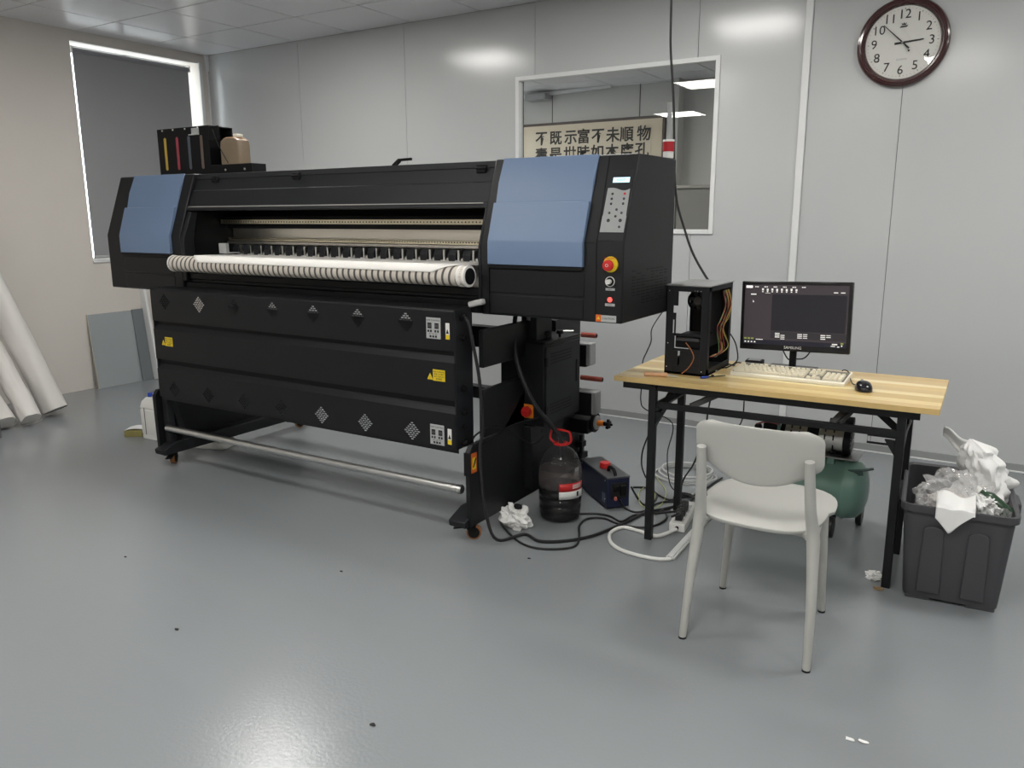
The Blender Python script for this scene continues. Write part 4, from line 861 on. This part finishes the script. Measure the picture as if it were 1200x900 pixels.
mtag(MB().prism([(-sw_+2*sw_*.082, so+sh_-2*sh_*.255), (-sw_+2*sw_*.082, so+sh_-2*sh_*.30), (-sw_+2*sw_*.098, so+sh_-2*sh_*.288)], 'y', -.0136, -.0128).build('mouse_pointer', E_('screen_text_white', (.55, .55, .52)), mo, smooth=0))
for k in range(3): scr(.01+.035*k, .035+.035*k, .895, .925, .0008, E_('screen_olive', (.16, .18, .05)), 'status_icon')
scr(.95, .975, .915, .945, .0008, E_('screen_olive', (.16, .18, .05)), 'status_icon')
t = text('brand_lettering', 'SAMSUNG', .016, (0, -.0132, so-sh_-.0085-.001), (1, 0, 0), (0, 0, 1), M_sign, mo, .0002); mtag(t)
MB().box(-.014, .014, .005, .022, .01, .16).build('stand_neck', M_deep, mo, bevel=.003)
MB().prism([(-.10, -.03), (-.07, -.07), (.07, -.07), (.10, -.03), (.10, .06), (-.10, .06)], 'z', 0, .010).build('stand_base', mat('dark_grey_stand', (.03, .03, .032), .35), mo, bevel=.004)
cable('monitor_lead', 'black video lead looping under the monitor on the left of its neck', [(5.388, -1.37, .80), (5.40, -1.375, .77), (5.42, -1.38, .742), (5.432, -1.37, .735)], .003, M_rubber)
cable('monitor_lead', 'black power lead looping under the monitor on the right of its neck', [(5.515, -1.37, .80), (5.505, -1.375, .77), (5.485, -1.38, .748), (5.455, -1.372, .742)], .003, M_rubber)

# ================================================================== KEYBOARD
kb = thing('keyboard', 'beige computer keyboard on the desk in front of the monitor', 'keyboard', (5.258, -1.672, TZ), math.radians(-.6), local=True)
KW, KD = .447, .168
def ktop(y): return .016+.016*y/KD
MB().prism([(0, 0), (0, .014), (.006, .017), (KD, .032), (KD, 0)], 'x', 0, KW).build('case', M_cream, kb, bevel=.003)
MB()._add([(.006, .010, ktop(.010)+.0012), (KW-.006, .010, ktop(.010)+.0012), (KW-.006, KD-.012, ktop(KD-.012)+.0012), (.006, KD-.012, ktop(KD-.012)+.0012)], [(0, 1, 2, 3)]).build('key_bed', mat('key_gap_shadow_plastic', (.16, .15, .12), .6), kb, smooth=0)
U = .0188; M_key = mat('beige_keycap', (.72, .67, .53), .5); protos = {}
def key(x, row, wd, rows=1):
    y = .012+U*row+(.008 if row == 5 else 0)
    k = (round(wd, 2), rows)
    if k not in protos:
        a, b, h = U*wd/2-.0009, U*rows/2-.0009, .0085
        v = [(-a, -b, 0), (a, -b, 0), (a, b, 0), (-a, b, 0), (-a+.003, -b+.002, h), (a-.003, -b+.002, h), (a-.003, b-.004, h), (-a+.003, b-.004, h)]
        o = MB()._add(v, [(0, 1, 2, 3), (4, 5, 6, 7), (0, 1, 5, 4), (1, 2, 6, 5), (2, 3, 7, 6), (3, 0, 4, 7)]).build('key', M_key, kb, smooth=0); protos[k] = o
    else: o = share(protos[k], 'key', (0, 0, 0), kb)
    yc = y+U*rows/2; o.location = (x+U*wd/2, yc, ktop(yc)+.0008); o.rotation_euler = (math.atan(.016/KD), 0, 0)
x0 = .010
for row, ws in enumerate([[1.25, 1.25, 1.25, 6.25, 1.25, 1.25, 1.25, 1.25], [2.25]+[1]*10+[2.75], [1.75]+[1]*11+[2.25], [1.5]+[1]*12+[1.5], [1]*13+[2]]):
    x = x0
    for wd in ws: key(x, row, wd); x += U*wd
x = x0; key(x, 5, 1); x += 2*U
for g in range(3):
    for k in range(4): key(x, 5, 1); x += U
    x += U*.5
xn = x0+15.3*U
for k in range(3): key(xn+k*U, 0, 1)
key(xn+U, 1, 1)
for r in (3, 4, 5):
    for k in range(3): key(xn+k*U, r, 1)
xp = xn+3.3*U
key(xp, 0, 2); key(xp+2*U, 0, 1); key(xp+3*U, 0, 1, 2); key(xp+3*U, 2, 1, 2)
for r in (1, 2, 3): 
    for k in range(3): key(xp+k*U, r, 1)
for k in range(4): key(xp+k*U, 4, 1)
cable('mouse_cable', 'black cord rising behind the right end of the keyboard to the mouse', [(5.655, -1.47, .706), (5.668, -1.50, .735), (5.69, -1.52, .735), (5.705, -1.55, .715), (5.725, -1.62, .708), (5.748, -1.665, .712)], .0022, M_rubber)
# mouse
ms = thing('computer_mouse', 'black glossy mouse on the desk right of the keyboard', 'mouse', (5.775, -1.69, TZ), math.radians(20), local=True)
def mouse(u, v):
    a = 2*PI*u; t = PI/2*v; x = .030*math.cos(a)*math.cos(t)**.6; y = .052*math.sin(a)*math.cos(t)**.6
    return (x*(1-.15*y/.05), y, .0015+.034*math.sin(t)**.8*(1-.25*(y/.052)**2))
MB().grid(lambda u, v: mouse(u, v*.999), 32, 12).build('mouse_body', mat('gloss_black', (.012, .012, .014), .12), ms, smooth=60)
MB().cyl((-.004, .030, .030), (.004, .030, .030), .007, n=14).build('scroll_wheel', M_grey, ms)
# small things on the desk
sbx = thing('adapter_box', 'small black box with grey top behind the keyboard', 'box', (5.285, -1.40, TZ), math.radians(4), local=True)
MB().box(-.036, .036, -.03, .03, 0, .028).build('box_body', M_deep, sbx, bevel=.003)
MB().box(-.026, .026, -.02, .022, .028, .030).build('box_label', M_lgrey, sbx, bevel=.001)
hd = thing('wooden_handle', 'small light wooden tool handle at the left front of the desk', 'tool handle', (5.005, -1.852, TZ), math.radians(11), local=True)
MB().lathe([(0, -.048), (.008, -.048), (.010, -.044), (.0088, -.02), (.0095, .02), (.010, .044), (.007, .048), (0, .048)], (0, 0, .0102), (1, 0, 0), n=20).build('handle_body', mat('raw_beech', (.62, .36, .20), .6, var=.1), hd)
MB().cyl((.046, 0, .0102), (.085, .004, .006), .003, n=8).build('tool_tip', M_grey, hd)
pn = thing('blue_pen', 'short blue and black screwdriver at the foot of the computer tower', 'tool', (5.20, -1.775, TZ), math.radians(55), local=True)
MB().cyl((-.035, 0, .006), (.0, 0, .006), .005, n=12).build('grip', mat('blue_plastic', (.02, .05, .30), .4), pn)
MB().cyl((0, 0, .006), (.085, 0, .005), .0022, n=8).build('shaft', M_deep, pn)
for k, (a, b, s_, lab) in enumerate(((835, 441, .008, 'black screw head on the desk before the keyboard end'), (839, 436, .01, 'small grey clip on the desk left of the keyboard'), (846, 432, .012, 'small dark metal bit on the desk beside the tower'))):
    cc = pz(a, b, TZ); tag(crumple('small_part', (M_ink, M_grey, M_deep)[k], (cc.x, cc.y, TZ+.004), (s_, s_*.5, .004), 30+k, .4, sub=2, floor_z=TZ+.0004), lab, 'part')

# ================================================================== CHAIR
ch = thing('chair', 'pale grey plastic chair facing away in front of the desk', 'chair', (5.60, -2.38, 0))
def bk_pt(u, v):  # u -1..1, v 0..1
    hw = .190
    top = .735-.012*u*0
    bot = .553+.065*abs(u)**2.2
    z = bot+(top-bot)*v
    # rounded corners
    e = max(0, abs(v-.5)*2-.50)/.50
    w = hw*(1-.12*(1-v)*0)*(1-(1-math.sqrt(max(0, 1-e**2.0)))*(.26 if v > .5 else .14))
    x = 5.617+u*w
    y = -2.578+.024*(abs(u)**2)-.02*(v-.5)
    return (x, y, z)
MB().grid(lambda a, b: bk_pt(a*2-1, b), 32, 20).build('backrest', M_chair, ch, solid=.011, bevel=.003, smooth=60)
def seat_pt(r, a):
    ca, sa = math.cos(a), math.sin(a); n = 3.2
    k = (abs(ca)**n+abs(sa)**n)**(-1/n)
    hw = .205 if sa > 0 else .192
    x = 5.605+r*k*ca*hw*(1-.04*sa*-1*0); y = -2.345+r*k*sa*.215
    z = .428-.012*(1-r**2)+.006*(y+2.345)/.2-.010*max(0, r-.85)/.15
    return (x, y, z)
mb = MB(); nr, na = 10, 48
vs = [seat_pt(0, 0)]+[seat_pt((i+1)/nr, 2*PI*j/na) for i in range(nr) for j in range(na)]
fs = [(0, 1+j, 1+(j+1) % na) for j in range(na)]+[(1+i*na+j, 1+i*na+(j+1) % na, 1+(i+1)*na+(j+1) % na, 1+(i+1)*na+j) for i in range(nr-1) for j in range(na)]
mb._add(vs, fs).build('seat', M_chair, ch, solid=.014, bevel=.003, smooth=60)
def leg(pts, rs):
    def rr(t): i = min(int(t*(len(rs)-1)), len(rs)-2); f = t*(len(rs)-1)-i; return rs[i]*(1-f)+rs[i+1]*f
    return MB().tube(pts, rr, n=14, smooth=5)
l1 = leg([(5.420, -2.592, .002), (5.428, -2.565, .20), (5.440, -2.535, .40), (5.447, -2.555, .50), (5.452, -2.585, .655)], [.0115, .015, .020, .017, .0145])
l1.build('rear_leg', M_chair, ch, smooth=50)
l2 = leg([(5.808, -2.585, .002), (5.803, -2.562, .20), (5.790, -2.535, .40), (5.780, -2.555, .50), (5.773, -2.585, .655)], [.0115, .015, .020, .017, .0145])
l2.build('rear_leg', M_chair, ch, smooth=50)
leg([(5.422, -2.172, .002), (5.440, -2.20, .20), (5.455, -2.225, .41)], [.011, .015, .019]).build('front_leg', M_chair, ch, smooth=50)
leg([(5.770, -2.170, .002), (5.765, -2.20, .20), (5.758, -2.225, .41)], [.011, .015, .019]).build('front_leg', M_chair, ch, smooth=50)
MB().tube([(5.440, -2.535, .395), (5.475, -2.50, .405), (5.55, -2.49, .402), (5.615, -2.487, .400), (5.68, -2.49, .402), (5.755, -2.50, .405), (5.790, -2.535, .395)], .015, n=12, smooth=6).build('rear_rail', M_chair, ch, smooth=50)
MB().tube([(5.440, -2.535, .395), (5.445, -2.40, .402), (5.455, -2.225, .400)], .014, n=10).tube([(5.790, -2.535, .395), (5.775, -2.40, .402), (5.758, -2.225, .400)], .014, n=10).build('side_rail', M_chair, ch, smooth=50)
for (x, y) in ((5.420, -2.592), (5.808, -2.585), (5.422, -2.172), (5.770, -2.170)): MB().cyl((x, y, 0), (x, y, .006), .0125, n=14).build('glide', M_deep, ch)

# ================================================================== COMPRESSOR
co = thing('air_compressor', 'green tank air compressor with silver motors on the floor under the desk', 'air compressor', (5.52, -1.33, 0))
YCp, ZCp, RCp = -1.33, .187, .130
MB().lathe([(0, 0), (.05, .003), (.095, .015), (.12, .035), (RCp, .065), (RCp, .088), (RCp+.004, .092), (RCp+.004, .100), (RCp, .104), (RCp, .44), (RCp+.004, .444), (RCp+.004, .452), (RCp, .456), (RCp-.002, .475), (.12, .50), (.095, .522), (.05, .535), (0, .538)], (5.245, YCp, ZCp), (1, 0, 0), n=48).build('tank', M_green, co, smooth=50)
MB().box(5.615, 5.645, YCp-.06, YCp-.045, .285, .335).box(5.615, 5.645, YCp+.045, YCp+.06, .285, .335).build('saddle', M_green, co, bevel=.002)
MB().box(5.36, 5.74, YCp-.075, YCp+.075, .332, .338).box(5.68, 5.70, YCp+.06, YCp+.075, .27, .332).build('motor_plate', M_grey if False else mat('dull_steel', (.30, .30, .30), .4, .8), co, bevel=.001)
MC = .398
M_sil = mat('cast_silver', (.55, .55, .53), .38, .85, var=.15, vscale=25)
MB().cyl((5.43, YCp, MC), (5.522, YCp, MC), .060, n=36).cyl((5.572, YCp, MC), (5.672, YCp, MC), .062, n=36).build('motor_shell', M_sil, co, bevel=.002)
MB().cyl((5.41, YCp, MC), (5.43, YCp, MC), .058, n=36).cyl((5.522, YCp, MC), (5.572, YCp, MC), .058, n=36).build('motor_middle', M_deep, co)
MB().cyl((5.672, YCp, MC), (5.700, YCp, MC), .063, .058, n=36).build('fan_cowl', M_deep, co, bevel=.003)
fg = MB()
for k in range(14): a = 2*PI*k/14; fg.bar((5.7015, YCp+.014*math.cos(a), MC+.014*math.sin(a)), (5.7015, YCp+.052*math.cos(a), MC+.052*math.sin(a)), .003, .003, up=(1, 0, 0))
fg.cyl((5.70, YCp, MC), (5.704, YCp, MC), .012, n=16).build('fan_guard', M_grey, co)
vt = MB()
for x in (5.455, 5.49, 5.595, 5.63):
    for a in (200, 225, 160): 
        r = math.radians(a); y, z = YCp+.0615*math.cos(r), MC-.0615*math.sin(r)*1
        vt.box(x, x+.006, y-.004, y+.002, z-.012, z+.010)
vt.build('vent_holes', M_ink, co, smooth=0)
MB().box(5.63, 5.67, YCp-.07, YCp-.03, .338, .352).cyl((5.64, YCp-.05, .338), (5.64, YCp-.05, .36), .014, n=12).build('motor_foot', M_deep, co, bevel=.002)
MB().cyl((5.655, YCp+.03, .478), (5.70, YCp+.03, .478), .020, n=20).cyl((5.60, YCp+.03, .472), (5.655, YCp+.03, .472), .012, n=14).cyl((5.66, YCp+.02, .44), (5.66, YCp+.02, .48), .010, n=10).build('air_filter', M_deep, co, bevel=.002)
MB().cyl((5.36, YCp, .34), (5.36, YCp, .43), .012, n=12).box(5.33, 5.39, YCp-.03, YCp+.02, .41, .44).cyl((5.31, YCp-.03, .42), (5.31, YCp-.045, .42), .016, n=16).build('pressure_switch', M_deep, co, bevel=.002)
MB().cyl((5.29, YCp-.02, .39), (5.33, YCp-.02, .41), .010, n=12).build('valve', M_alu, co)
MB().tube([(5.30, YCp-.04, .43), (5.35, YCp-.05, .45), (5.40, YCp-.03, .44)], .004, n=6).build('red_lead', mat('dull_red_lead', (.30, .08, .08), .5), co)
MB().cyl((5.395, YCp-.02, .315), (5.395, YCp-.02, .46), .009, n=10).build('green_pipe', M_green, co)
MB().tube([(5.69, YCp-.07, .285), (5.745, YCp-.075, .295), (5.80, YCp-.05, .305)], .006, n=8).bar((5.69, YCp-.072, .275), (5.765, YCp-.076, .288), .006, .022).build('handle', mat('dark_green_metal', (.05, .09, .08), .4), co)
for (x, y) in ((py(974, 607, -1.455).x, -1.455), (5.745, YCp+.085), (5.33, YCp-.115), (5.33, YCp+.09)):
    MB().cyl((x-.012, y, .045), (x+.012, y, .045), .045, n=28).build('wheel', M_rubber if x > 5.65 else mat('dusty_rubber', (.09, .08, .07), .6), co, bevel=.004)
    MB().bar((x, y, .045), (x, YCp+(.05 if y > YCp else -.05), .085), .02, .012).build('axle_bracket', M_deep, co)

# ================================================================== BIN
bn = thing('grey_tote', 'dark grey plastic tote bin full of rubbish right of the desk', 'bin', (6.122, -1.640, 0), math.radians(4.5), local=True)
M_bin = mat('dark_grey_plastic', (.060, .060, .066), .45, var=.06, bump=.02, bscale=300)
def ring(hx, hy, r, z): return rounded(0, 0, hx, hy, r, z, 6)
outer = [ring(.148, .245, .03, .012), ring(.150, .247, .03, .03), ring(.171, .266, .035, .335)]
rim = [ring(.171, .266, .035, .335), ring(.181, .276, .04, .335), ring(.182, .277, .04, .360), ring(.176, .271, .038, .362)]
inner = [ring(.167, .262, .033, .355), ring(.147, .243, .028, .022)]
loft(outer+rim+inner).build('tote_body', M_bin, bn, smooth=40)
def rib(x0, x1):
    y = lambda z: -.2475-(.0190)*(z-.03)/.305
    pts = [(x0, .035), (x0+.006, .27)]+[((x0+x1)/2-(x1-x0-.012)/2*math.cos(PI*i/8)*1, .27+.018*math.sin(PI*i/8)) for i in range(1, 8)]+[(x1-.006, .27), (x1, .035)]
    f = [(x, y(z)-.009, z) for x, z in pts]; b = [(x, y(z)+.001, z) for x, z in pts]; n = len(f)
    return MB()._add(f+b, [tuple(range(n))]+[(i, (i+1) % n, n+(i+1) % n, n+i) for i in range(n)]).build('rib', M_bin, bn, bevel=.003, smooth=30)
rib(-.108, -.032); rib(.030, .104)
def sider(y0, y1):
    MB().prism([(y0, .035), (y0+.006, .27), (y0+.02, .288), (y1-.02, .288), (y1-.006, .27), (y1, .035)], 'x', .150, .172).build('rib', M_bin, bn, bevel=.003)
MB().box(-.14, -.06, -.242, -.20, 0, .014).box(.05, .14, -.242, -.20, 0, .014).box(-.14, -.06, .20, .24, 0, .014).box(.05, .14, .20, .24, 0, .014).build('foot', M_bin, bn, bevel=.003)
MB().box(.178, .200, -.06, .06, .30, .345).build('side_handle', M_bin, bn, bevel=.006)
MB().box(-.200, -.178, -.06, .06, .30, .345).build('side_handle', M_bin, bn, bevel=.006)
M_bag = thin_glass('crinkled_clear_bag', (.92, .92, .92), 1.5, .12, .24, (.9, .9, .9))
BB = Matrix.Translation((6.122, -1.640, 0)) @ Matrix.Rotation(math.radians(4.5), 4, 'Z')
c = BB @ Vector((-.02, -.08, .335))
bg1 = crumple('clear_plastic_bag', M_bag, c, (.125, .13, .10), 11, .36, 1.7, sub=5, smooth=35); tag(bg1, 'crumpled clear plastic bag in the left half of the tote', 'bag')
c = BB @ Vector((-.03, -.05, .30))
tag(crumple('pale_rag', mat('pale_peach_rag', (.62, .58, .54), .8), c, (.075, .09, .06), 15, .3, 2.0, sub=4, smooth=25), 'pale rag packed inside the clear bag in the tote', 'rag')
# tall white sheet sticking out
def tall(u, v):
    z = .30+.235*v; a = 2*PI*u
    q = Vector((math.cos(a)*1.3, math.sin(a)*1.3, v*2.4))
    n_ = abs(noise.noise(q*1.6+Vector((3, 1, 5))))*1.0+abs(noise.noise(q*2.8))*.28
    w = (.085*(1-.60*v)+.012)*(.72+n_*.9)
    cx = .078-.055*v+.03*math.sin(v*3); cy = .04+.02*v
    lean = .0
    if v > .86: w *= max(.05, 1-(v-.86)/.14*.9)
    return BB @ Vector((cx+math.cos(a)*w*1.05, cy+math.sin(a)*w, z))
tw = thing('crumpled_white_sheet', 'tall crumpled white sheet sticking up out of the tote', 'sheet', BB @ Vector((.09, .04, .30)))
MB().grid(tall, 46, 30).build('crumpled_body', M_paper, tw, smooth=45)
def ear(u, v):
    # a flap reaching up to the left
    p0, p1 = Vector((.055, .05, .475)), Vector((-.065, .085, .548))
    d = p1-p0; s = p0+d*u; wd = .030*math.sin(PI*(.35+.50*u))**.6
    return BB @ Vector((s.x, s.y+.012*math.sin(v*5), s.z+(v-.5)*2*wd+.006*math.sin(u*9)))
MB().grid(ear, 18, 8).build('sheet_flap', M_paper, tw, solid=.004, smooth=25)
def flap(u, v):
    # white square cloth draped over the front rim
    x = -.072+.118*u; w_ = 1-abs(u-.38)*1.5
    if v < .5: y, z = -.20-.085*(v/.5), .395-.03*(v/.5)+.010*math.sin(u*7)
    else: t = (v-.5)/.5; y, z = -.285-.004*t, .365-.085*t*max(.15, w_)+.002*math.sin(u*11)
    return BB @ Vector((x, y-.004*abs(math.sin(u*6)), z))
fp = MB().grid(flap, 22, 18).build('white_cloth', M_paper, None, solid=.003, smooth=25); tag(fp, 'white cloth corner draped over the front rim of the tote', 'cloth')
c = BB @ Vector((.115, -.13, .335))
tag(crumple('white_crumple', M_paper, BB @ Vector((.075, -.13, .35)), (.055, .06, .045), 21, .55, 2.2, sub=4, smooth=20), 'crumpled white tissue in the tote beside the green bottle', 'tissue')
gb = thing('green_bottle', 'dark green bottle poking out of the rubbish in the tote', 'bottle', c)
d = (BB.to_3x3() @ Vector((-.75, .1, .55))).normalized()
MB().lathe([(0, -.05), (.024, -.05), (.026, -.045), (.026, .03), (.020, .045), (.011, .055), (.011, .078), (0, .078)], c+Vector((0, 0, .02)), d, n=24).build('bottle_glass', mat('dark_green_glass', (.03, .06, .035), .2), gb)
MB().lathe([(.012, .066), (.0135, .068), (.0135, .084), (0, .084)], c+Vector((0, 0, .02)), d, n=20).build('bottle_cap', M_sign, gb)
c = BB @ Vector((.135, -.17, .325)); tag(crumple('clear_wrap', thin_glass('clear_wrap', (.85, .85, .85), 1.5, .1, .15, (.6, .6, .6)), c, (.032, .05, .035), 27, .4, 2, sub=4, smooth=30), 'clear plastic wrap in the right front corner of the tote', 'wrap')

# ================================================================== CLOCK
ck = thing('wall_clock', 'round wall clock with dark red-brown rim and black numerals', 'clock', (5.588, -.02, 2.236))
CX, CZ = 5.588, 2.236
MB().lathe([(.205, -.0), (.222, .006), (.224, .018), (.219, .028), (.212, .030), (.209, .036), (.200, .038), (.196, .034), (.190, .034), (.184, .028), (.182, .020), (.180, .016)], (CX, -.001, CZ), (0, -1, 0), n=96).build('rim', mat('dark_mahogany_gloss', (.050, .014, .014), .16, 0, .6, .2, 10, coat=.5), ck, smooth=40)
MB().cyl((CX, 0, CZ), (CX, -.018, CZ), .183, n=96).build('dial', mat('clock_dial_white', (.74, .74, .70), .5), ck)
YQ = -.0186
for k in range(1, 13):
    a = math.radians(90-30*k)
    text('numeral', str(k), .064, (CX+.138*math.cos(a), YQ, CZ+.138*math.sin(a)), (1, 0, 0), (0, 0, 1), M_ink, ck, .0008)
tk_ = MB()
for k in range(60):
    a = 2*PI*k/60; r0 = .166 if k % 5 else .163
    tk_.bar((CX+r0*math.cos(a), YQ, CZ+r0*math.sin(a)), (CX+.170*math.cos(a), YQ, CZ+.170*math.sin(a)), .0014 if k % 5 else .003, .0008, up=(0, 1, 0))
tk_.build('minute_marks', M_ink, ck, smooth=0)
MB().prism([(CX-.010, CZ+.086), (CX-.012, CZ+.098), (CX-.005, CZ+.091), (CX, CZ+.100), (CX+.005, CZ+.091), (CX+.012, CZ+.098), (CX+.010, CZ+.086)], 'y', YQ-.0005, YQ).build('crown_emblem', M_ink, ck, smooth=0)
MB().prism([(CX-.020, CZ+.073), (CX-.014, CZ+.083), (CX+.021, CZ+.085), (CX+.014, CZ+.075)], 'y', YQ-.0005, YQ).build('emblem_script', mat('grey_print', (.08, .08, .08), .6), ck, smooth=0)
text('dial_text', 'QUARTZ', .013, (CX+.002, YQ, CZ-.084), (1, 0, 0), (0, 0, 1), M_lgrey, ck, .0003)
def hand(tip, tail, w0, w1, y, nm, m=M_ink):
    a, b = Vector((CX+tail[0], 0, CZ+tail[1])), Vector((CX+tip[0], 0, CZ+tip[1])); d = (b-a).normalized(); n_ = Vector((-d.z, 0, d.x))
    p = [a+n_*w0, a-n_*w0, b-n_*w1, b+n_*w1]
    MB().prism([(q_.x, q_.z) for q_ in p], 'y', y-.0012, y).build(nm, m, ck, smooth=0)
hand((.100, .007), (-.038, -.004), .0055, .003, -.022, 'hour_hand')
hand((-.096, .093), (.034, -.032), .004, .0016, -.025, 'minute_hand')
hand((.036, -.046), (-.012, .015), .0008, .0008, -.027, 'second_hand')
MB().cyl((CX+.034, -.026, CZ-.044), (CX+.034, -.0275, CZ-.044), .005, n=14).build('second_hand_weight', M_ink, ck)
MB().cyl((CX, -.018, CZ), (CX, -.029, CZ), .005, n=14).build('centre_pin', M_grey, ck)
MB().lathe([(0, 0), (.184, 0)], (CX, -.033, CZ), (0, -1, 0), n=64).build('glass', thin_glass('clock_glass', (.98, .98, .98), 1.45), ck, smooth=0)

# ================================================================== LEFT SIDE
def roll(name, lab, base, top, r, seed, amp=.004):
    base, top = Vector(base), Vector(top); d = (top-base).normalized(); u = d.cross(Vector((0, 0, 1))).normalized(); v = d.cross(u); n = 14
    t = thing(name, lab, 'roll', base)
    def f(a, b):
        th = 2*PI*a; rr = r*(1+.03*math.sin(3*th+seed)); p = base+d*((top-base).length*b)+(u*math.cos(th)+v*math.sin(th))*rr
        k = noise.noise(Vector((math.cos(th)*2, math.sin(th)*2, b*9+seed)))*amp; p += (u*math.cos(th)+v*math.sin(th))*k
        if p.z < .002: p.z = .002
        return p
    mb = MB().grid(f, 36, 60); mb.build('paper_wrap', mat('wrapped_film_white', (.72, .70, .67), .42, 0, .4, .02, 4), t, smooth=60)
    MB().grid(lambda a, b: base+d*.006+(u*math.cos(2*PI*a)+v*math.sin(2*PI*a))*r*b*.97 + Vector((0, 0, max(0, .003-(base+(u*math.cos(2*PI*a)+v*math.sin(2*PI*a))*r*b).z))), 36, 3).build('folded_end', MATS['wrapped_film_white'], t, smooth=0)
    return t
def lean_on(bx, by, mx, my, X, k):
    b = pz(bx, by); b.z = .04; m_ = px(mx, my, X); d = m_-b; t = (b.x-.10)/(b.x-m_.x); return b, b+d*t
b_, t_ = lean_on(66, 487, 0, 352, .32, 0)
roll('film_roll', 'tall white wrapped roll leaning against the left wall, the largest of three', b_, t_, .082, 1)
b_, t_ = lean_on(38, 499, 0, 424, .45, 0)
roll('film_roll', 'shorter white wrapped roll with dented end, leaning left of the tall roll', b_, t_, .066, 2, .010)
roll('film_roll', 'white wrapped roll at the left edge of the picture behind the dented one', (.76, -2.40, .035), (.10, -2.42, .66), .080, 3)
mp = tag(MB().box(.905, .930, -2.515, -2.495, 0, 1.1).build('metal_post', mat('grey_steel_post', (.14, .14, .15), .4), None, bevel=.003), 'thin dark grey metal post at the far left edge', 'post')
gp = thing('leaning_panel', 'grey glossy panel offcut leaning against the left wall', 'panel', (.06, -1.1, 0))
M_gp = mat('grey_laminate', (.34, .37, .38), .15, 0, .5, .03, 2)
def lean(y0, y1, xb, xt, h, th, m, nm, par):
    return MB().prism([(xb, 0), (xb+th, 0), (xt+th, h), (xt, h)], 'y', y0, y1).build(nm, m, par, bevel=.001)
lean(-1.335, -.88, .062, .004, .592, .012, M_gp, 'panel_sheet', gp)
lean(-1.338, -1.335, .060, .002, .594, .015, mat('beige_core', (.55, .50, .43), .6), 'panel_edge', gp)
g2 = lean(-.96, -.86, .085, .020, .600, .006, mat('dark_grey_glass', (.17, .19, .20), .08), 'glass_sheet', None); tag(g2, 'narrow darker glass sheet leaning on the grey panel', 'glass sheet')
p0, p1 = Vector((.125, -.845, 0)), Vector((.018, -.845, .79))
pv = thing('white_profile', 'long white plastic profile leaning against the left wall behind the printer', 'profile', p0)
e = (p1-p0).normalized(); top = p0+e*1.25; top.x = max(top.x, .012)
MB().bar(p0+Vector((0, 0, .003)), p0+e*.80, .022, .075, up=(1, 0, 0)).build('profile_body', M_white, pv, bevel=.002)
MB().bar(p0+Vector((.012, 0, .003)), p0+e*.80+Vector((.012, 0, 0)), .006, .020, up=(1, 0, 0)).build('profile_ridge', M_sign, pv, bevel=.002)
def canister(x, y, rz, lab, cap):
    t = thing('white_canister', lab, 'canister', (x, y, 0), rz, 'canisters beside the printer', local=True)
    M_can = mat('white_hdpe', (.78, .78, .75), .45)
    loft([rounded(0, 0, a, b, .018, z) for a, b, z in ((.070, .050, 0), (.074, .054, .012), (.072, .052, .03), (.074, .054, .034), (.074, .054, .185), (.070, .050, .19), (.074, .054, .20), (.066, .046, .235), (.045, .032, .258), (.022, .02, .262))]).build('canister_body', M_can, t, bevel=.002, smooth=40)
    MB().cyl((-.02, 0, .255), (-.02, 0, .285), .019, n=24).build('canister_cap', mat('blue_cap', (.02, .06, .45), .4) if cap else M_can, t, bevel=.002)
    MB().tube([(.0, 0, .262), (.02, 0, .285), (.05, 0, .275), (.06, 0, .235)], .009, n=8).build('canister_handle', M_can, t)
    MB().box(-.0745, -.0735, -.003, .003, .01, .25).box(-.028, -.022, -.0552, -.0535, .03, .20).build('level_strip', mat('dark_level_strip', (.16, .12, .13), .5), t)
canister(1.765, -1.985, .05, 'white canister with blue cap on the floor left of the printer', True)
canister(1.925, -1.93, .05, 'white canister half hidden behind the left printer leg', False)
bk_ = thing('yellowish_block', 'olive-yellow block with white scrap on top beside the white canister', 'block', (1.60, -2.02, 0), math.radians(35), local=True)
MB().box(-.055, .055, -.045, .045, 0, .040).build('block_body', mat('olive_foam', (.26, .23, .08), .8, var=.2, vscale=30), bk_, bevel=.003)
MB().grid(lambda u, v: (-.05+.15*u, -.04+.085*v, .043+.008*math.sin(u*5)+.02*u*u), 8, 4).build('paper_scrap', M_paper, bk_, solid=.003)
jl = thing('lying_canister', 'white plastic canister lying on the floor behind the left printer foot', 'canister', (2.23, -1.93, 0), math.radians(18), local=True)
loft([rounded(0, 0, a, b, .03, z) for a, b, z in ((.115, .065, 0), (.120, .070, .008), (.120, .070, .045), (.112, .062, .055))]).build('canister_body', mat('white_hdpe', (.78, .78, .75), .45), jl, bevel=.003)
